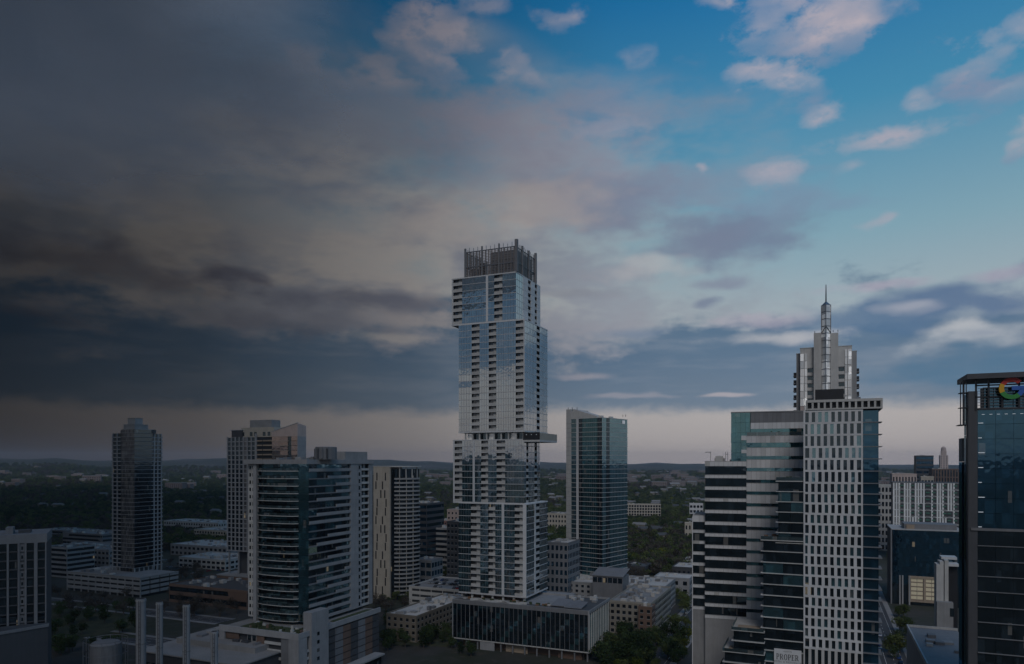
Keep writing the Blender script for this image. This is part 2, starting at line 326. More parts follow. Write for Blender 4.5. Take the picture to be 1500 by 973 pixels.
BLDS = []
def inside_building(x, y, pad=3.):
    for b in BLDS:
        dx, dy = x - b.P[0], y - b.P[1]; a = dx * b.e[0] + dy * b.e[1]; t = dx * b.v[0] + dy * b.v[1]; q = b.ext
        if q[0] - pad < a < q[1] + pad and q[2] - pad < t < q[3] + pad: return True
    return False
class Bld:
    """a building: local x runs right along its front, local y runs back along its right side, origin at the near corner"""
    def __init__(s, name, label, cat, px, Y, th=23.6, group=None, z0=0.):
        s.th = radians(th); s.e = (cos(s.th), -sin(s.th)); s.v = (sin(s.th), cos(s.th))
        s.P = (wx(px, Y), Y); s.z0 = z0
        r = bpy.data.objects.new(name, None); col.objects.link(r)
        r.location = (*s.P, z0); r.rotation_euler = (0, 0, -s.th); r.empty_display_size = 3
        tag(r, label, cat, group); s.root = r; s.items = {}; s.ext = [0., 0., 0., 0.]; BLDS.append(s)
    def S(s, x, t=0.):
        k = (x - CX) / F
        return (k * (s.P[1] + s.v[1] * t) - (s.P[0] + s.v[0] * t)) / (s.e[0] - k * s.e[1])
    def T(s, x, a=0.):
        k = (x - CX) / F
        return (k * (s.P[1] + s.e[1] * a) - (s.P[0] + s.e[0] * a)) / (s.v[0] - k * s.v[1])
    def depth(s, a=0., t=0.): return s.P[1] + s.e[1] * a + s.v[1] * t
    def Z(s, y, a=0., t=0.): return wz(y, s.depth(a, t))
    def box(s, name, a0, a1, t0, t1, z0, z1, mat, tilt=0., parent=None):
        if a1 < a0: a0, a1 = a1, a0
        if t1 < t0: t0, t1 = t1, t0
        s.ext = [min(s.ext[0], a0), max(s.ext[1], a1), min(s.ext[2], t0), max(s.ext[3], t1)]
        c = ((a0 + a1) / 2, (t0 + t1) / 2, (z0 + z1) / 2 - s.z0); d = (a1 - a0, t1 - t0, z1 - z0)
        rot = (random.gauss(0, tilt), random.gauss(0, tilt * .3), random.gauss(0, tilt)) if tilt else (0, 0, 0)
        px = F / s.depth(c[0], c[1]) * max(d[0] if a1 - a0 > .3 else 0, d[2], .0)
        area = px * F / s.depth(c[0], c[1]) * sorted((d[0] + d[1], d[2]))[0]
        s.items.setdefault((name, parent), []).append((area, px, c, d, rot, mat))
    def add(s, name, verts, faces, mat, parent=None, smooth=False):
        v = [(x, y, z - s.z0) for x, y, z in verts]
        return mesh_obj(name, v, faces, mat, parent or s.root, smooth=smooth)
    def finish(s, limit=300, minpx=8.):
        for (name, parent), lst in s.items.items():
            lst.sort(key=lambda q: -q[0])
            one = [q for q in lst if q[1] >= minpx][:limit]; ids = set(map(id, one))
            rest = [q for q in lst if id(q) not in ids]
            if len(one) == 0 and len(rest) == 1: one, rest = rest, []
            for _, _, c, d, rot, mat in one:
                o = bpy.data.objects.new(name, cube_mesh(mat)); col.objects.link(o)
                o.parent = parent or s.root; o.location = c; o.scale = d; o.rotation_euler = rot
            for mat in sorted({q[5] for q in rest}):
                vv, ff, n = [], [], 0
                for _, _, c, d, rot, mm in rest:
                    if mm != mat: continue
                    v = CUBE_V * np.array(d)
                    if any(rot):
                        from mathutils import Euler
                        v = v @ np.array(Euler(rot).to_matrix()).T
                    vv.append(v + np.array(c)); ff.append(CUBE_F + n); n += 8
                o = mesh_obj(name + '_set', np.concatenate(vv), np.concatenate(ff), mat, parent or s.root)
                o['kind'] = 'stuff'
        s.items = {}
        return s.root
    # ---- facade pieces; side 'F' front plane y = off, 'R' right plane x = off, 'L' left plane x = off
    def piece(s, name, side, off, u0, u1, d0, d1, z0, z1, mat, tilt=0.):
        """u along the facade, d measured outward from the facade plane"""
        if side == 'F': s.box(name, u0, u1, off - d1, off - d0, z0, z1, mat, tilt)
        elif side == 'R': s.box(name, off + d0, off + d1, u0, u1, z0, z1, mat, tilt)
        elif side == 'L': s.box(name, off - d1, off - d0, u0, u1, z0, z1, mat, tilt)
        elif side == 'B': s.box(name, u0, u1, off + d0, off + d1, z0, z1, mat, tilt)
    def panes(s, side, off, u0, u1, zs, mat, gap=.35, dep=0., mull=1.5, tilt=.004, mm='steel', nmat=None):
        """one pane per floor between u0 and u1, thin uprights in front"""
        for k in range(len(zs) - 1):
            s.piece('window_pane', side, off, u0, u1, dep - .08, dep, zs[k] + gap, zs[k + 1] - .02, nmat(k) if nmat else mat, tilt)
        if mull:
            n = max(1, round((u1 - u0) / mull))
            for i in range(1, n):
                u = u0 + (u1 - u0) * i / n
                s.piece('mullion', side, off, u - .04, u + .04, dep, dep + .07, zs[0], zs[-1], mm)
    def balcs(s, side, off, u0, u1, zs, pmat='white_panel', deep=1.6, rail=1.15, wall='white_panel', door='glass_door', frac=.35):
        for k in range(len(zs) - 1):
            z = zs[k]
            s.piece('balcony_parapet', side, off, u0, u1, -.12, .08, z + .05, z + rail + random.uniform(-.05, .05), pmat)
            s.piece('balcony_door', side, off, u0, u1, -deep - .1, -deep, z, zs[k + 1] - .3, door)
            if frac:
                w = (u1 - u0) * frac; q = u0 + (u1 - u0) * (.48 if k % 2 else .52)
                s.piece('balcony_wall', side, off, q, q + w, -deep, -deep + .15, z, zs[k + 1] - .35, wall)
    def slabs(s, a0, a1, t0, t1, zs, mat='white_panel', lip=.14, th=.36):
        for z in zs: s.box('floor_slab', a0 - lip, a1 + lip, t0 - lip, t1 + lip, z, z + th, mat)

def levels(z0, z1, n): return [z0 + (z1 - z0) * i / n for i in range(n + 1)]

def lathe(profile, n=20):
    v, f = [], []
    for r, z in profile:
        for i in range(n): v.append((r * cos(2 * pi * i / n), r * sin(2 * pi * i / n), z))
    for j in range(len(profile) - 1):
        for i in range(n): f.append((j * n + i, j * n + (i + 1) % n, (j + 1) * n + (i + 1) % n, (j + 1) * n + i))
    f.append(tuple(range(n))[::-1]); f.append(tuple(range((len(profile) - 1) * n, len(profile) * n)))
    return v, f
def roof_units(b, a0, a1, t0, t1, z, n, seed=1, mats=('pale_concrete', 'grey_concrete', 'mid_grey', 'white_roof'), smin=1.2, smax=4., hmax=2.4):
    R = random.Random(seed)
    for i in range(n):
        w, d, h = R.uniform(smin, smax), R.uniform(smin, smax), R.uniform(.7, hmax)
        if a1 - a0 < w + 1 or t1 - t0 < d + 1: continue
        x, y = R.uniform(a0 + .5, a1 - w - .5), R.uniform(t0 + .5, t1 - d - .5)
        b.box('roof_unit', x, x + w, y, y + d, z + .02, z + h, R.choice(mats))

# ================================================================== the jenga-like glass tower in the middle
def main_tower():
    b = Bld('condo_tower', 'tall glass condominium tower of shifted stacked blocks with an open screened crown', 'tower', 771, 372)
    fl = lambda z0, z1, n: levels(z0, z1, n)
    specs = [  # left, right (px), right-face end (px), z0, z1, floors, front bays, right bays
        (672, 771, 802, 27.2, 75.6, 14,
         [('g', 672, 690), ('b', 690, 703.5), ('g', 703.5, 715), ('b', 716, 725.5), ('g', 725.5, 735), ('w', 735, 738.5), ('g', 738.5, 754), ('b', 754, 766), ('w', 766, 771)],
         [('g', 771.6, 783), ('w', 783, 784.5), ('b', 784.5, 790), ('g', 790, 802)]),
        (664, 768, 791, 76.2, 109.6, 10,
         [('w', 664, 666), ('b', 666, 677), ('g', 677, 692.5), ('w', 692.5, 695.5), ('g', 695.5, 705), ('b', 705, 715), ('g', 715, 727.5), ('b', 727.5, 740), ('g', 740, 768)],
         [('g', 768, 771), ('b', 771, 774), ('g', 774, 783), ('b', 783, 786.5), ('g', 786.5, 791)]),
        (672, 768.5, 802, 114.4, 172.6, 17,
         [('g', 672, 691), ('b', 691, 702.5), ('g', 702.5, 716), ('b', 716, 727), ('g', 727, 755.5), ('b', 755.5, 767), ('w', 767, 768.5)],
         [('g', 768.5, 786), ('b', 786, 790.5), ('g', 790.5, 802)]),
        (662, 756, 791, 173.2, 198.0, 7,
         [('w', 662, 664), ('b', 664, 677), ('g', 677, 712), ('w', 712, 715), ('g', 715, 724), ('b', 724, 736), ('g', 736, 756)],
         [('g', 756, 766), ('w', 766, 773), ('b', 773, 777.5), ('w', 777.5, 783), ('b', 783, 786.5), ('w', 786.5, 791)])]
    for i, (xl, xr, xb, z0, z1, n, fb, rb) in enumerate(specs):
        a0, a1 = b.S(xl), b.S(xr); t1 = b.T(xb, a1); zs = fl(z0, z1, n)
        b.box('core_wall', a0 + 1.4, a1 - 1.4, 1.4, t1 - .4, z0, z1 - .05, 'interior')
        b.slabs(a0, a1, 0, t1, zs[:-1], 'white_panel', .10, .24)
        b.box('roof_slab', a0 - .16, a1 + .16, -.16, t1 + .16, z1 - .1, z1 + .55, 'white_panel')
        b.box('soffit_slab', a0 - .14, a1 + .14, -.14, t1 + .14, z0 - .55, z0 - .01, 'white_panel')
        for kind, x0, x1 in fb:
            u0, u1 = b.S(x0), b.S(x1)
            if kind == 'g': b.panes('F', 0, u0, u1, zs, 'glass_blue', .30)
            elif kind == 'w': b.piece('wall_panel', 'F', 0, u0, u1, -.2, .20, z0, z1, 'white_panel')
            else: b.balcs('F', 0, u0, u1, zs, 'pale_concrete', wall='pale_concrete', rail=1.65, frac=.55, deep=1.2)
        for kind, x0, x1 in rb:
            u0, u1 = b.T(x0, a1), b.T(x1, a1)
            if kind == 'g': b.panes('R', a1, u0, u1, zs, 'glass_blue', .30, mull=2.2)
            elif kind == 'w':
                for k in range(n): b.piece('wall_panel', 'R', a1, u0, u1, -.2, .20, zs[k] + .04, zs[k + 1] - .02, 'white_panel')
            else: b.balcs('R', a1, u0, u1, zs, 'pale_concrete', rail=1.55, frac=0, deep=1.1)
        # plain far sides, so the block is closed all round
        for k in range(n):
            b.piece('window_pane', 'L', a0, .2, t1 - .2, -.1, .0, zs[k] + .3, zs[k + 1] - .02, 'glass_blue', .003)
            b.piece('window_pane', 'B', t1, a0 + .2, a1 - .2, -.1, .0, zs[k] + .3, zs[k + 1] - .02, 'glass_blue', .003)
    # open amenity storey between the second and third block, with its cantilevered terrace
    a0, a1 = b.S(681), b.S(766)
    b.box('amenity_wall', a0 + 3, a1 - 1, 3.2, 20, 109.9, 113.6, 'glass_dark')
    for i in range(9):
        u = a0 + (a1 - a0) * i / 8
        b.box('column', u - .35, u + .35, .5, 1.2, 110.1, 113.8, 'pale_concrete')
        b.box('column', u - .35, u + .35, 18, 18.7, 110.1, 113.8, 'pale_concrete')
    for i in range(8):
        u = a0 + (a1 - a0) * (i + .08) / 8
        b.box('amenity_pane', u, u + (a1 - a0) * .84 / 8, 2.6, 2.7, 110.1, 113.4, ('glass_silver', 'glass_dark', 'glass_dark')[i % 3], .004)
    c0, c1 = b.S(766.5), b.S(791); tt = b.T(816, c1)
    b.box('terrace_slab', c0, c1, -.3, tt, 108.6, 109.6, 'pale_concrete')
    b.box('terrace_front', c0 + .02, c1 - .02, -.32, -.1, 109.6, 113.6, 'black_panel')
    b.box('terrace_side', c1 - .3, c1, -.1, tt - .02, 109.6, 113.2, 'beige')
    b.box('terrace_back', c0, c1 - .3, tt - .3, tt, 109.6, 113.0, 'beige')
    for q in (.2, .5, .8): b.box('terrace_light', c0 + (c1 - c0) * q - .15, c0 + (c1 - c0) * q + .15, -.40, -.33, 112.2, 112.5, 'lamp_white')
    # crown
    a0, a1 = b.S(681), b.S(756); t1 = b.T(785, a1); zc = 198.55
    def post(x, y, w, top): b.box('crown_post', x - w / 2, x + w / 2, y - w / 2, y + w / 2, zc, top, 'mid_grey')
    for q, w, tp in ((0, .9, 214.2), (1/3, .7, 214.4), (2/3, .7, 214.6), (1, 1.5, 215.6)): post(a0 + (a1 - a0) * q, .5, w, tp); post(a0 + (a1 - a0) * q, t1 - .5, w * .8, tp)
    for q in (1/3, 2/3, 1): post(a1 - .4, .5 + (t1 - 1) * q, .9, 214.6)
    for q in (1/3, 2/3): post(a0 + .4, .5 + (t1 - 1) * q, .7, 214.0)
    for i in range(1, 12):
        if i % 4: 
            b.box('crown_rod', a0 + (a1 - a0) * i / 12 - .10, a0 + (a1 - a0) * i / 12 + .10, .35, .6, zc, 214.0 + (i % 2) * .4, 'steel')
            b.box('crown_rod', a1 - .5, a1 - .3, .5 + (t1 - 1) * i / 12, .7 + (t1 - 1) * i / 12, zc, 214.0 + (i % 2) * .4, 'dark_steel')
            b.box('crown_rod', a0 + .3, a0 + .5, .5 + (t1 - 1) * i / 12, .7 + (t1 - 1) * i / 12, zc, 214.0, 'dark_steel')
            b.box('crown_rod', a0 + (a1 - a0) * i / 12 - .10, a0 + (a1 - a0) * i / 12 + .10, t1 - .6, t1 - .35, zc, 214.0, 'dark_steel')
    for z in (203.6, 211.8):
        for y0 in (.3, t1 - .6): b.box('crown_beam', a0, a1, y0, y0 + .3, z, z + .45, 'steel' if y0 < 1 else 'dark_steel')
        for x0 in (a0 + .2, a1 - .55): b.box('crown_beam', x0, x0 + .3, .6, t1 - .6, z, z + .45, 'dark_steel')
    def net(p0, p1, z0, z1):
        b.add('mesh_screen', [(*p0, z0), (*p1, z0), (*p1, z1), (*p0, z1)], [(0, 1, 2, 3)], 'mesh_screen')
    net((a0 + .35, .45), (a1 - .35, .45), zc, 211.8); net((a1 - .4, .5), (a1 - .4, t1 - .5), zc, 211.8)
    net((a0 + .35, .5), (a0 + .35, t1 - .5), zc, 211.8); net((a0 + .35, t1 - .45), (a1 - .35, t1 - .45), zc, 211.8)
    b.box('machine_room', b.S(712) , a1 - 2.5, 6, t1 - 5, zc, 212.2, 'mid_grey')
    for i in range(10): b.box('louvre', b.S(712) - .03, a1 - 2.47, 5.9, 6.0, zc + 1 + i * 1.3, zc + 1.25 + i * 1.3, 'dark_grey')
    b.box('roof_fan', a0 + 2, a0 + 5, 4, 8, zc, 204, 'mid_grey'); b.box('roof_fan', a0 + 6.5, a0 + 9, 5, 8, zc, 206.5, 'dark_steel')
    # ground-level lobby columns between podium roof and first block
    a0, a1 = b.S(672), b.S(771)
    b.box('lobby_wall', a0 + 4, a1 - 4, 4, 26, 24.4, 26.7, 'brown_brick')
    for i in range(7):
        u = a0 + 1.5 + (a1 - a0 - 3) * i / 6
        b.box('column', u - .5, u + .5, .8, 1.8, 24.4, 26.7, 'pale_concrete')
    b.finish()
    return b
main_tower()

def podium():
    b = Bld('parking_podium', 'glass-finned parking podium with a dark roof under the stacked glass tower', 'podium', 863, 347)
    a0 = b.S(663.5); t1 = max(30, b.T(893)); zt = 24.4; zs = levels(5.0, 23.0, 6)
    b.box('core_wall', a0 + .6, -.6, .6, t1 - .3, 4.8, zt - .1, 'interior')
    b.box('street_wall', a0 + 4, -4, 4.5, t1 - 3, 0, 4.8, 'brown_brick')
    b.box('roof_slab', a0 - .1, .1, -.1, t1 + .1, zt - .1, zt, 'dark_roof')
    b.box('tower_deck', a0 - .1, b.S(800), 8, 46, 0, zt + .01, 'grey_concrete')
    for (x0, x1, y0, y1) in ((a0 - .25, .25, -.25, .25), (a0 - .25, .25, t1 - .3, t1 + .2)): b.box('parapet', x0, x1, y0, y1, zt - .6, zt + .9, 'grey_concrete')
    for x in (a0 - .25, -.25): b.box('parapet', x, x + .5, .25, t1 - .3, zt - .6, zt + .9, 'grey_concrete')
    b.box('sill_beam', a0, 0, -.2, .25, 4.5, 5.0, 'pale_concrete'); b.box('sill_beam', -.25, .2, .25, t1, 4.5, 5.0, 'pale_concrete')
    nb = 30
    for i in range(nb):
        u0, u1 = a0 + (0 - a0) * i / nb, a0 + (0 - a0) * (i + 1) / nb
        for k in range(6): b.piece('window_pane', 'F', 0, u0 + .12, u1 - .12, -.1, 0, zs[k] + .15, zs[k + 1] - .02, ('glass_dark', 'glass_dark', 'glass_teal', 'glass_dark', 'glass_dark')[(i * 7 + k * 3) % 5], .006)
        b.piece('glass_fin', 'F', 0, u0 - .07, u0 + .07, 0, .35, 4.9, 23.6, 'mid_grey' if i % 4 else 'grey_concrete')
        b.piece('parapet_panel', 'F', -.25, u0 + .05, u1 - .05, 0, .05, 23.1, 25.2, 'mid_grey', .003)
    b.piece('corner_post', 'F', 0, -.5, .1, -.3, .5, 4.5, 25.2, 'weathered_white'); b.piece('corner_post', 'F', 0, a0 - .2, a0 + .2, -.3, .5, 4.5, 25.2, 'grey_concrete')
    for i in range(12):
        u0, u1 = t1 * i / 12, t1 * (i + 1) / 12
        for k in range(6): b.piece('window_pane', 'R', 0, u0 + .1, u1 - .1, -.1, 0, zs[k] + .15, zs[k + 1] - .02, 'glass_teal', .005)
        b.piece('glass_fin', 'R', 0, u0 + .1, u0 + .25, 0, .4, 4.9, 23.6, 'pale_concrete')
    for i in range(12):
        u = a0 + 1 + (-2 - a0) * i / 11
        b.box('street_column', u - .35, u + .35, .4, 1.1, 0, 4.5, 'mid_grey')
    g0, g1 = b.S(703), b.S(724)
    b.box('garage_door', g0, g1, .1, .4, .1, 4.4, 'weathered_white')
    b.box('shop_front', b.S(738), b.S(770), 2.5, 2.9, 0, 4.2, 'tan'); b.box('shop_front', b.S(815), b.S(850), 2.5, 2.9, 0, 4.2, 'brown_brick')
    # roof: two tilted light panels, planters and the wavy terrace edge
    for x0, x1, y0, y1 in ((b.S(800), b.S(822), 6, 18), (b.S(822), b.S(848), 4, 15)):
        b.add('skylight_panel', [(x0, y0, zt + .8), (x1, y0, zt + .8), (x1, y1, zt + 2.2), (x0, y1, zt + 2.2), (x0, y0, zt + .5), (x1, y0, zt + .5), (x1, y1, zt + 1.9), (x0, y1, zt + 1.9)],
              [(0, 1, 2, 3), (7, 6, 5, 4), (0, 4, 5, 1), (1, 5, 6, 2), (2, 6, 7, 3), (3, 7, 4, 0)], 'mid_grey')
    pts = [(b.S(684) + (b.S(765) - b.S(684)) * i / 16, 3.5 + 2.2 * sin(i * .9)) for i in range(17)]
    poly = pts + [(x, y + .9) for x, y in reversed(pts)]
    v, f = prism(poly, zt, zt + 1.1); b.add('terrace_wall', v, f, 'pale_concrete')
    R = random.Random(3)
    for i in range(26):
        x, y = R.uniform(a0 + 2, b.S(795)), R.uniform(5.5, 9)
        b.box('planter', x, x + R.uniform(.8, 2.2), y, y + .9, zt, zt + R.uniform(.5, 1.4), R.choice(('planter_green', 'pale_concrete', 'wood_deck', 'planter_green')))
    roof_units(b, b.S(800), -3, 14, t1 - 2, zt, 22, 5, smin=.6, smax=3)
    b.finish()
podium()

# ================================================================== grid-faced hotel tower and its glass wings
def grid_tower():
    b = Bld('hotel_tower', 'hotel tower with a pale grid of narrow windows and stepped dark glass wings', 'tower', 1289, 196)
    al, ag = b.S(1177), b.S(1264); zt = b.Z(601, -10)
    rows = [b.Z(602 + 17.6 * i, -12) for i in range(7)]
    z = rows[-1]; step = 16.2 * 184 / 1040 * 1.03
    while z - step > b.Z(955, -12): z -= step; rows.append(z)
    zlow = rows[-1]; zs = rows[::-1]
    b.box('core_wall', al + .3, -.9, .9, 24, 0, zt - .3, 'interior')
    R = random.Random(11)
    n = 9; wcol = (ag - al) / n
    for k in range(len(zs) - 1):
        off = R.choice((-.22, -.08, .08, .22)); z0, z1 = zs[k], zs[k + 1]
        b.piece('grid_beam', 'F', 0, al, ag, -.4, .28, z0 - .28, z0 + .28, 'white_panel')
        for i in range(n + 1):
            u = al + wcol * i + (off if 0 < i < n else 0)
            w = .40 if 0 < i < n else .45
            b.piece('grid_pier', 'F', 0, max(al, u - w), min(ag, u + w), -.4, .30 if i % 2 else .25, z0 + .28, z1 - .28, 'white_panel')
            if i < n: b.piece('window_pane', 'F', 0, u + .2, u + wcol - .2, -.55, -.45, z0 + .1, z1 - .1, 'glass_teal' if R.random() < .28 else 'glass_dark', .004)
        b.piece('window_pane', 'F', 0, ag + .1, -.3, -.8, -.7, z0 + .15, z1 - .12, 'glass_navy', .004)
        b.box('balcony_slab', ag, .55, -.15, 6, z0 - .12, z0 + .12, 'mid_grey')
        b.piece('window_pane', 'R', 0, .5, 23, -.4, -.3, z0 + .15, z1 - .12, 'glass_navy', .003)
    b.piece('grid_beam', 'F', 0, al, ag, -.4, .28, zs[-1] - .28, zs[-1] + .3, 'white_panel')
    # tall arcade piers below the grid
    for i in range(n + 1):
        u = al + wcol * i; b.piece('grid_pier', 'F', 0, max(al, u - .38), min(ag, u + .38), -.4, .26, zlow - 24, zlow - .28, 'pale_concrete')
        if i < n: b.piece('window_pane', 'F', 0, u + .2, u + wcol - .2, -.55, -.45, zlow - 24, zlow, 'glass_dark', .003)
    b.piece('grid_beam', 'F', 0, al, ag, -.4, .28, zlow - 24.6, zlow - 24, 'pale_concrete'); b.piece('base_wall', 'F', 0, al, ag, -.5, .1, 0, zlow - 24.6, 'grey_concrete')
    k = zlow - 3
    while k > 5: b.box('balcony_slab', ag, .55, -.15, 6, k - .12, k + .12, 'mid_grey'); b.piece('window_pane', 'F', 0, ag + .1, -.3, -.8, -.7, k + .15, k + 2.9, 'glass_navy', .004); k -= 3.05
    # overhanging top storey with twelve openings
    u0, u1 = b.S(1180), b.S(1293); za, zb = zs[-1] + .32, b.Z(584, 0)
    b.box('top_core', u0 + .5, u1 - .6, .6, 22, za, zb - .5, 'black_panel')
    b.piece('grid_beam', 'F', 0, u0, u1, -.5, .5, zb - .55, zb + .15, 'pale_concrete'); b.piece('grid_beam', 'F', 0, u0, u1, -.5, .5, za, za + .45, 'pale_concrete')
    b.box('roof_slab', u0, u1, .5, 22.5, zb - .3, zb + .1, 'grey_roof'); b.box('top_side', u1 - .35, u1, .5, 22, za, zb - .31, 'pale_concrete'); b.box('top_side', u0, u0 + .35, .5, 22, za, zb - .31, 'pale_concrete')
    for i in range(13):
        u = u0 + .28 + (u1 - u0 - .56) * i / 12; b.piece('grid_pier', 'F', 0, u - .27, u + .27, -.5, .42, za + .45, zb - .55, 'pale_concrete')
    m0, m1 = b.S(1194, 8), b.S(1236, 8)
    b.box('machine_room', m0, m1, 8, 16, zb + .1, b.Z(571, m0, 8), 'black_panel')
    b.box('window_washer', m1 + 3, m1 + 4.2, 3, 4, zb + .1, zb + .9, 'steel')
    # lower glass wings to the left, each floor with a projecting slab and a planted roof
    for x0, y0, y1, t in ((1140, 705, 795, .8), (1118, 791, 1160, .5)):
        w0 = b.S(x0, t); ztop, zbot = b.Z(y0, w0, t), max(0., b.Z(y1, w0, t)); st = 16.1 * 205 / 1040
        nf = int(round((ztop - zbot) / st)); zz = levels(zbot, ztop, nf)
        b.box('wing_core', w0 + .5, al - .02, t + .5, 20, zbot, ztop - .2, 'interior')
        for q in range(nf):
            m = (al - w0) / 2
            for j in range(2): b.piece('window_pane', 'F', t, w0 + m * j + .05, w0 + m * (j + 1) - .05, -.1, 0, zz[q] + .12, zz[q + 1] - .1, 'glass_dark' if (q + j) % 4 else 'glass_teal', .004)
            b.box('wing_slab', w0 - .7, al - .02, t - .55, t + 14, zz[q] - .1, zz[q] + .1, 'pale_concrete')
            b.piece('window_pane', 'L', w0, t + .2, 19, -.1, 0, zz[q] + .12, zz[q + 1] - .1, 'glass_dark', .003)
        b.box('wing_roof', w0 - .7, al - .02, t - .55, 20, ztop - .12, ztop + .15, 'pale_concrete')
        b.box('wing_rail', w0 - .6, al - .05, t - .5, t - .42, ztop + .15, ztop + 1.2, 'glass_rail')
        R2 = random.Random(x0)
        for q in range(24):
            x, y = R2.uniform(w0, al - 2), R2.uniform(t + .4, t + 8); h = R2.uniform(.4, 1.5)
            b.box('roof_planter', x, x + R2.uniform(.6, 1.8), y, y + R2.uniform(.6, 1.6), ztop + .15, ztop + h, R2.choice(('planter_green', 'wood_deck', 'pale_concrete', 'tan')))
    # stepped terraces at the foot
    for x0, x1, y0, t in ((1073, 1118, 922, -1.2), (1060, 1118, 953, -3.2), (1052, 1118, 985, -5.0)):
        w0, w1 = b.S(x0, t), b.S(1119, t); z = b.Z(y0, w0, t)
        b.box('terrace_core', w0 + .3, w1, t + .3, t + 14, max(0, z - 11), z - .2, 'glass_dark')
        for dz in (0, -3.1, -6.2): b.box('terrace_slab', w0 - .3, w1 + .2, t - .5, t + 16, z + dz - .22, z + dz, 'pale_concrete')
        b.box('terrace_rail', w0 - .2, w1, t - .45, t - .38, z, z + .9, 'glass_rail'); b.box('terrace_rail', w0 - .28, w0 - .2, t - .4, t + 14, z, z + .9, 'glass_rail')
        b.box('deck', w0 + 1, w1 - 1, t + 1, t + 7, z, z + .06, 'tan')
    # banner on the second wing
    s0, s1 = b.S(1134, -.4), b.S(1174, -.4); z1, z0 = b.Z(949.5, s0, -.4), b.Z(973, s0, -.4)
    b.box('sign_board', s0, s1, -.6, -.4, z0, z1, 'white_panel')
    b.finish(limit=300)
    letters(b, s0, s1, z0, z1, -.62)

def letters(b, s0, s1, z0, z1, t):
    """the word on the banner in heavy serif capitals with two small lines, flat raised letters"""
    vv, ff = [], []
    def quad(x0, y0, x1, y1):
        n = len(vv); vv.extend([(x0, y0), (x1, y0), (x1, y1), (x0, y1)]); ff.append((n, n + 1, n + 2, n + 3))
    def arc(cx, cy, rx, ry, thk_side, thk_top, a0, a1, n=14):
        for i in range(n):
            p = []
            for a in (a0 + (a1 - a0) * i / n, a0 + (a1 - a0) * (i + 1) / n):
                p.append(((cx + rx * cos(a), cy + ry * sin(a)), (cx + (rx - thk_side) * cos(a), cy + (ry - thk_top) * sin(a))))
            k = len(vv); vv.extend([p[0][0], p[1][0], p[1][1], p[0][1]]); ff.append((k, k + 1, k + 2, k + 3))
    def stem(x): quad(x + .10, 0, x + .32, 1); quad(x, 0, x + .42, .07); quad(x, .93, x + .42, 1)
    def glyph(c, x):
        if c in 'PR':
            stem(x); quad(x + .32, .93, x + .50, 1); quad(x + .32, .44, x + .50, .51); arc(x + .48, .72, .34, .28, .2, .07, -pi / 2, pi / 2)
            if c == 'R':
                k = len(vv); vv.extend([(x + .42, .46), (x + .64, .46), (x + 1.0, 0), (x + .76, 0)]); ff.append((k, k + 3, k + 2, k + 1))
            return .92 if c == 'P' else 1.06
        if c == 'O': arc(x + .48, .5, .48, .52, .22, .07, 0, 2 * pi, 26); return 1.06
        if c == 'E':
            stem(x); quad(x + .32, .93, x + .76, 1); quad(x + .32, 0, x + .80, .07); quad(x + .32, .47, x + .60, .54)
            quad(x + .70, .72, x + .76, .93); quad(x + .74, .07, x + .80, .30); quad(x + .56, .38, x + .60, .63); return .92
    x = 0
    for c in 'PROPER': x += glyph(c, x) + .06
    W, H = s1 - s0, z1 - z0; k = W * .84 / x; ky = H * .36
    verts = [(s0 + W * .08 + px * k, t, z0 + H * .34 + py * ky) for px, py in vv]
    b.add('sign_word', verts, ff, 'black_panel')
    for txt, zc, hgt in (('AUSTIN', .83, .085), ('HOTEL & RESIDENCES', .17, .10)):
        cu = bpy.data.curves.new('text', 'FONT'); cu.body = txt; cu.size = H * hgt * 1.4; cu.align_x = 'CENTER'; cu.space_character = 1.25
        to = bpy.data.objects.new('sign_line', cu); col.objects.link(to); bpy.context.view_layer.update()
        me = bpy.data.meshes.new_from_object(to.evaluated_get(bpy.context.evaluated_depsgraph_get())); bpy.data.objects.remove(to)
        me.materials.clear(); me.materials.append(MATS['black_panel'])
        o = bpy.data.objects.new('sign_line', me); col.objects.link(o); o.parent = b.root
        o.location = ((s0 + s1) / 2, t, z0 + H * zc - b.z0); o.rotation_euler = (pi / 2, 0, 0)
grid_tower()

